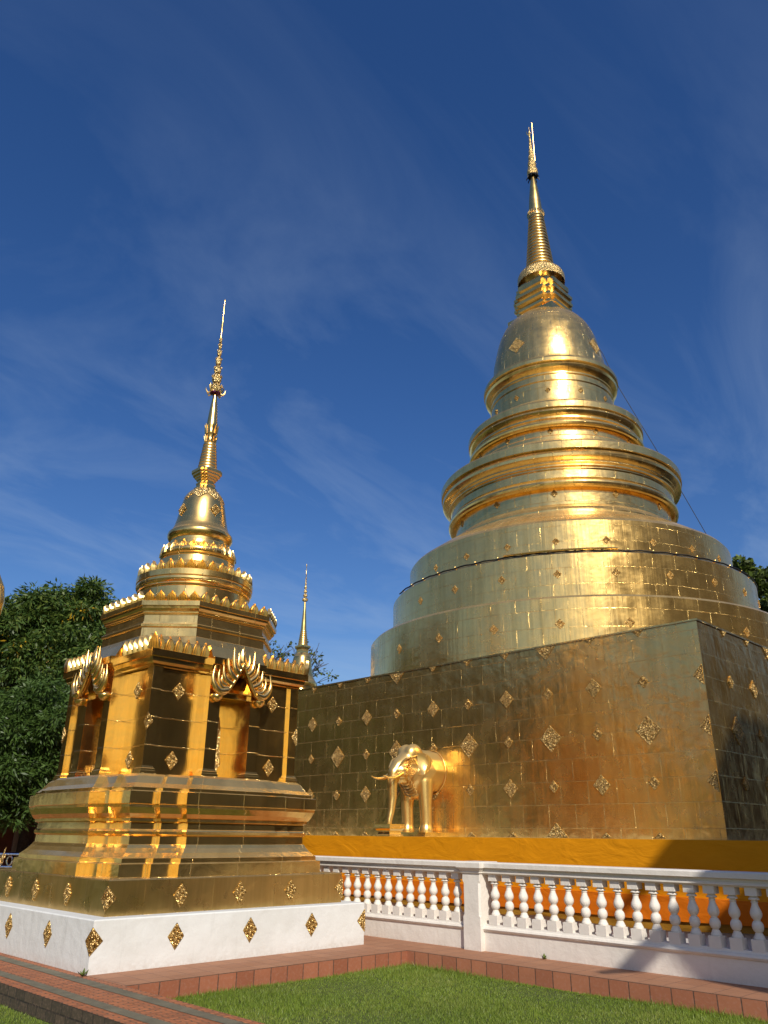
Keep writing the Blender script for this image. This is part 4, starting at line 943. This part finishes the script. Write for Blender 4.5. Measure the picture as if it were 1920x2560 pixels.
# big curled gold ornament cut by the left frame edge
gp = Vector(at(-27.45, 14.5)) + Vector((0, 0, -.30)); on = thing('gold_standard', 'curved gold leaf shaped ornament on a post cut off by the left picture edge', 'ornament', gp)
b = MB(); b.tube([(0, 0, 0), (0, 0, 5.15)], [.09, .06], 12); b.build('pole', M['cast'], on, 50)
def leafshape(s, d):
    pts = [(0, 0), (.20, .12), (.33, .32), (.36, .55), (.31, .80), (.18, 1.05), (0, 1.3)]
    out = [(x * s, z) for x, z in pts] + [(-x * s, z) for x, z in pts[-2:0:-1]]
    return [(rt.x * x + fw.x * d, rt.y * x + fw.y * d, 5.05 + .15 * (1 - s) + z * (.75 + .25 * s)) for x, z in out]
b = MB(); b.grid([leafshape(1, .0), leafshape(1.02, -.05), leafshape(.92, -.10), leafshape(.80, -.05), leafshape(.55, -.08), leafshape(.1, -.12)], None, True); b.grid([leafshape(1, 0), leafshape(.05, .06)][::-1], None, True)
b.build('leaf_blade', M['cast'], on, 40)

# ------------------------------------------------------------------ SURROUNDINGS THE GOLD MIRRORS (right of and behind the photographer)
hh = thing('temple_hall', 'tall temple hall with steep tiled roofs beside the photographer, seen only as shadow and reflection', 'building', (0, 0, 0))
X0, X1 = 3.9, 46.0
YR = -11.4
b = MB(); b.box((X0 + 2.2, 2 * YR + 5.6, -.2), (X1 - 2, -5.6, 7.0)); b.build('wall', M['tan'], hh)
up_ = [(-2.86, 8.08), (-4.08, 9.02), (-5.0, 9.74), (-6.3, 10.75), (-9.0, 12.2), (YR, 13.0)]
dn_ = [(-2.86, 7.93), (-3.6, 8.42), (-4.08, 8.78), (-4.31, 8.99), (-4.52, 8.78), (-5.0, 8.3), (-6.0, 7.3), (-7.0, 6.6), (YR, 6.5)]
up2 = [(-6.0, 12.30), (-7.6, 13.9), (-9.3, 16.0), (YR, 19.2)]
dn2 = [(-6.0, 12.12), (-6.8, 12.7), (-8, 12.7), (YR, 12.6)]
def slab(b, x0, x1, U_, D_):
    U_ = U_ + [(2 * YR - y, z) for y, z in U_[-2::-1]]; D_ = D_ + [(2 * YR - y, z) for y, z in D_[-2::-1]]
    for P in (U_, D_):
        for a, c in zip(P, P[1:]): b.face([(x0, *a), (x1, *a), (x1, *c), (x0, *c)])
    for a, c in ((U_[0], D_[0]), (U_[-1], D_[-1])): b.face([(x0, *a), (x1, *a), (x1, *c), (x0, *c)])
    for x in (x0, x1):
        ys_ = sorted({y for y, z in U_ + D_}, reverse=True)
        iz = lambda P, y: float(np.interp(-y, [-q[0] for q in P], [q[1] for q in P]))
        for a, c in zip(ys_, ys_[1:]): b.face([(x, a, iz(D_, a)), (x, a, iz(U_, a)), (x, c, iz(U_, c)), (x, c, iz(D_, c))])
for xs, U_, D_ in ((4.1, up_, dn_), (3.7, up2, dn2)):
    b = MB(); slab(b, xs, xs + .35, U_, D_); b.build('gable', M['roof'], hh)
    b = MB(); slab(b, xs + .35, X1, [(y, z - .03) for y, z in U_], [(y, z - .15) for y, z in U_]); b.build('roof', M['roof'], hh)
b = MB(); b.box((X0 + 2.4, 2 * YR + 6.6, 7.0), (X1 - 2.2, -6.6, 12.6)); b.build('clerestory', M['wood'], hh)
# unseen chapel and gallery, added and sized for their reflections in the gold walls
ch = thing('unseen_chapel', 'unseen dark timber chapel, added beyond the right edge to darken the shaded gold wall', 'building', (33, -2.5, -.2))
b = MB(); b.box((-6, -4, 0), (6, 3.6, 7.2)); b.build('wall', M['wood'], ch)
b = MB(); b.loft(lambda h: [(-6.8 + h * .3, -4.8 + h), (6.8 - h * .3, -4.8 + h), (6.8 - h * .3, 4.4 - h), (-6.8 + h * .3, 4.4 - h)], [(0, 7.1), (4.2, 11.8)], True); b.build('roof', M['roof'], ch)
ga = thing('unseen_gallery', 'unseen long ochre gallery, added beyond the left edge to warm the gold wall', 'building', (-19, 21, -.2))
b = MB(); b.box((-14, -2.5, 0), (13, 3, 5.6)); b.build('wall', M['ochre'], ga)
b = MB(); b.loft(lambda h: [(-15 + h * .3, -3.4 + h), (14 - h * .3, -3.4 + h), (14 - h * .3, 3.9 - h), (-15 + h * .3, 3.9 - h)], [(0, 5.5), (3.4, 9.0)], True); b.build('roof', M['roof'], ga)
for k in range(8):
    b = MB(); b.box((-13 + k * 3.3, -2.56, 1.0), (-11.6 + k * 3.3, -2.48, 3.6)); b.build('shutter', M['wood'], ga)
tree((-1, 30, -.2), 11, [(0, 0, 6, 3.6, 3.6, 3.2), (3, 1, 8, 3.2, 3.2, 2.8), (-3.5, -1, 8.5, 3, 3, 2.6), (0, 0, 10, 3, 3, 2)], 'broad tree beyond the left picture edge, mirrored darkly in the gold wall', 41, size=.4, wid=.14, nclus=8, per=70, mats=('leaf4', 'leaf4'))
tree((-9, 31, -.2), 14, [(0, 0, 7, 3.6, 3.6, 4), (3, 1, 9, 3, 3, 3), (-3.5, -1, 9, 3, 3, 3), (0, 0, 12, 3.2, 3.2, 2.6)], 'unseen tallest broad tree, added beyond the left edge to darken the gold wall', 44, size=.4, wid=.14, nclus=8, per=70, mats=('leaf4', 'leaf4'))  # added tall to cover open sky in the wall's reflection
tree((-18, 12, -.2), 11, [(0, 0, 6, 3, 3, 2.8), (2, 1, 8.5, 2.2, 2.2, 1.8), (-2.5, -1, 7.5, 2.4, 2.4, 2)], 'broad tree far left of the photographer, mirrored darkly in the gold chedi', 42, size=.4, wid=.14, nclus=8, per=70, mats=('leaf4', 'leaf4'))
tree((-16, 2, -.2), 11, [(0, 0, 6, 3, 3, 2.8), (2, 1, 8.5, 2.2, 2.2, 1.8), (-2.5, -1, 7.5, 2.4, 2.4, 2)], 'broad tree behind the photographer, mirrored darkly in the gold chedi', 43, size=.4, wid=.14, nclus=8, per=70, mats=('leaf4', 'leaf4'))

# ------------------------------------------------------------------ SMALL THINGS
def weed(pos, s, label, seed):
    rs = random.Random(seed); b = MB()
    for k in range(9):
        a = rs.uniform(0, 2 * PI); l = s * rs.uniform(.5, 1.0); e = rs.uniform(.3, 1.2); d = Vector((math.cos(a) * math.cos(e), math.sin(a) * math.cos(e), math.sin(e))); sv = Vector((-math.sin(a), math.cos(a), 0))
        b.face([Vector((0, 0, 0)), d * l * .55 + sv * l * .16, d * l, d * l * .55 - sv * l * .16]); b.face([Vector((0, 0, .002)), d * l * .55 - sv * l * .16, d * l, d * l * .55 + sv * l * .16])
    o = b.build('weed', M['leaf2'], None, None, pos); tag(o, label, 'weed')
weed((5.0, 9.93, 0), .11, 'little weed growing at the foot of the white plinth corner', 1)
weed((10.33, 7.2, 0), .10, 'little weed growing at the foot of the white balustrade', 2)
b = MB(); b.tube(bezier([(0, 0, 0), (.004, 0, .05), (.02, -.015, .09), (.045, -.035, .11)], 4), .006, 6); b.tube([(.04, -.03, .108), (.055, -.042, .114)], .010, 6)
o = b.build('sprinkler', M['dark'], None, 50, (6.55, 4.9, -.2)); tag(o, 'thin black bent sprinkler pipe standing in the lawn', 'sprinkler')
for k, (x, y) in enumerate(((9.35, 6.05), (8.7, 3.6), (7.6, 6.9))):
    b = MB(); a = k * 1.9; d = Vector((math.cos(a), math.sin(a), .15)) * .07; q = Vector((-math.sin(a), math.cos(a), .2)) * .025
    b.face([Vector((0, 0, 0)), d * .5 + q, d, d * .5 - q]); b.face([Vector((0, 0, -.004)), d * .5 - q, d, d * .5 + q])
    o = b.build('fallen_leaf', M['dry'], None, None, (x, y, -.165))
    tag(o, ('dry brown leaf on the lawn beside the kerb', 'dry brown leaf on the open lawn at the right', 'dry brown leaf on the middle of the lawn')[k], 'leaf')
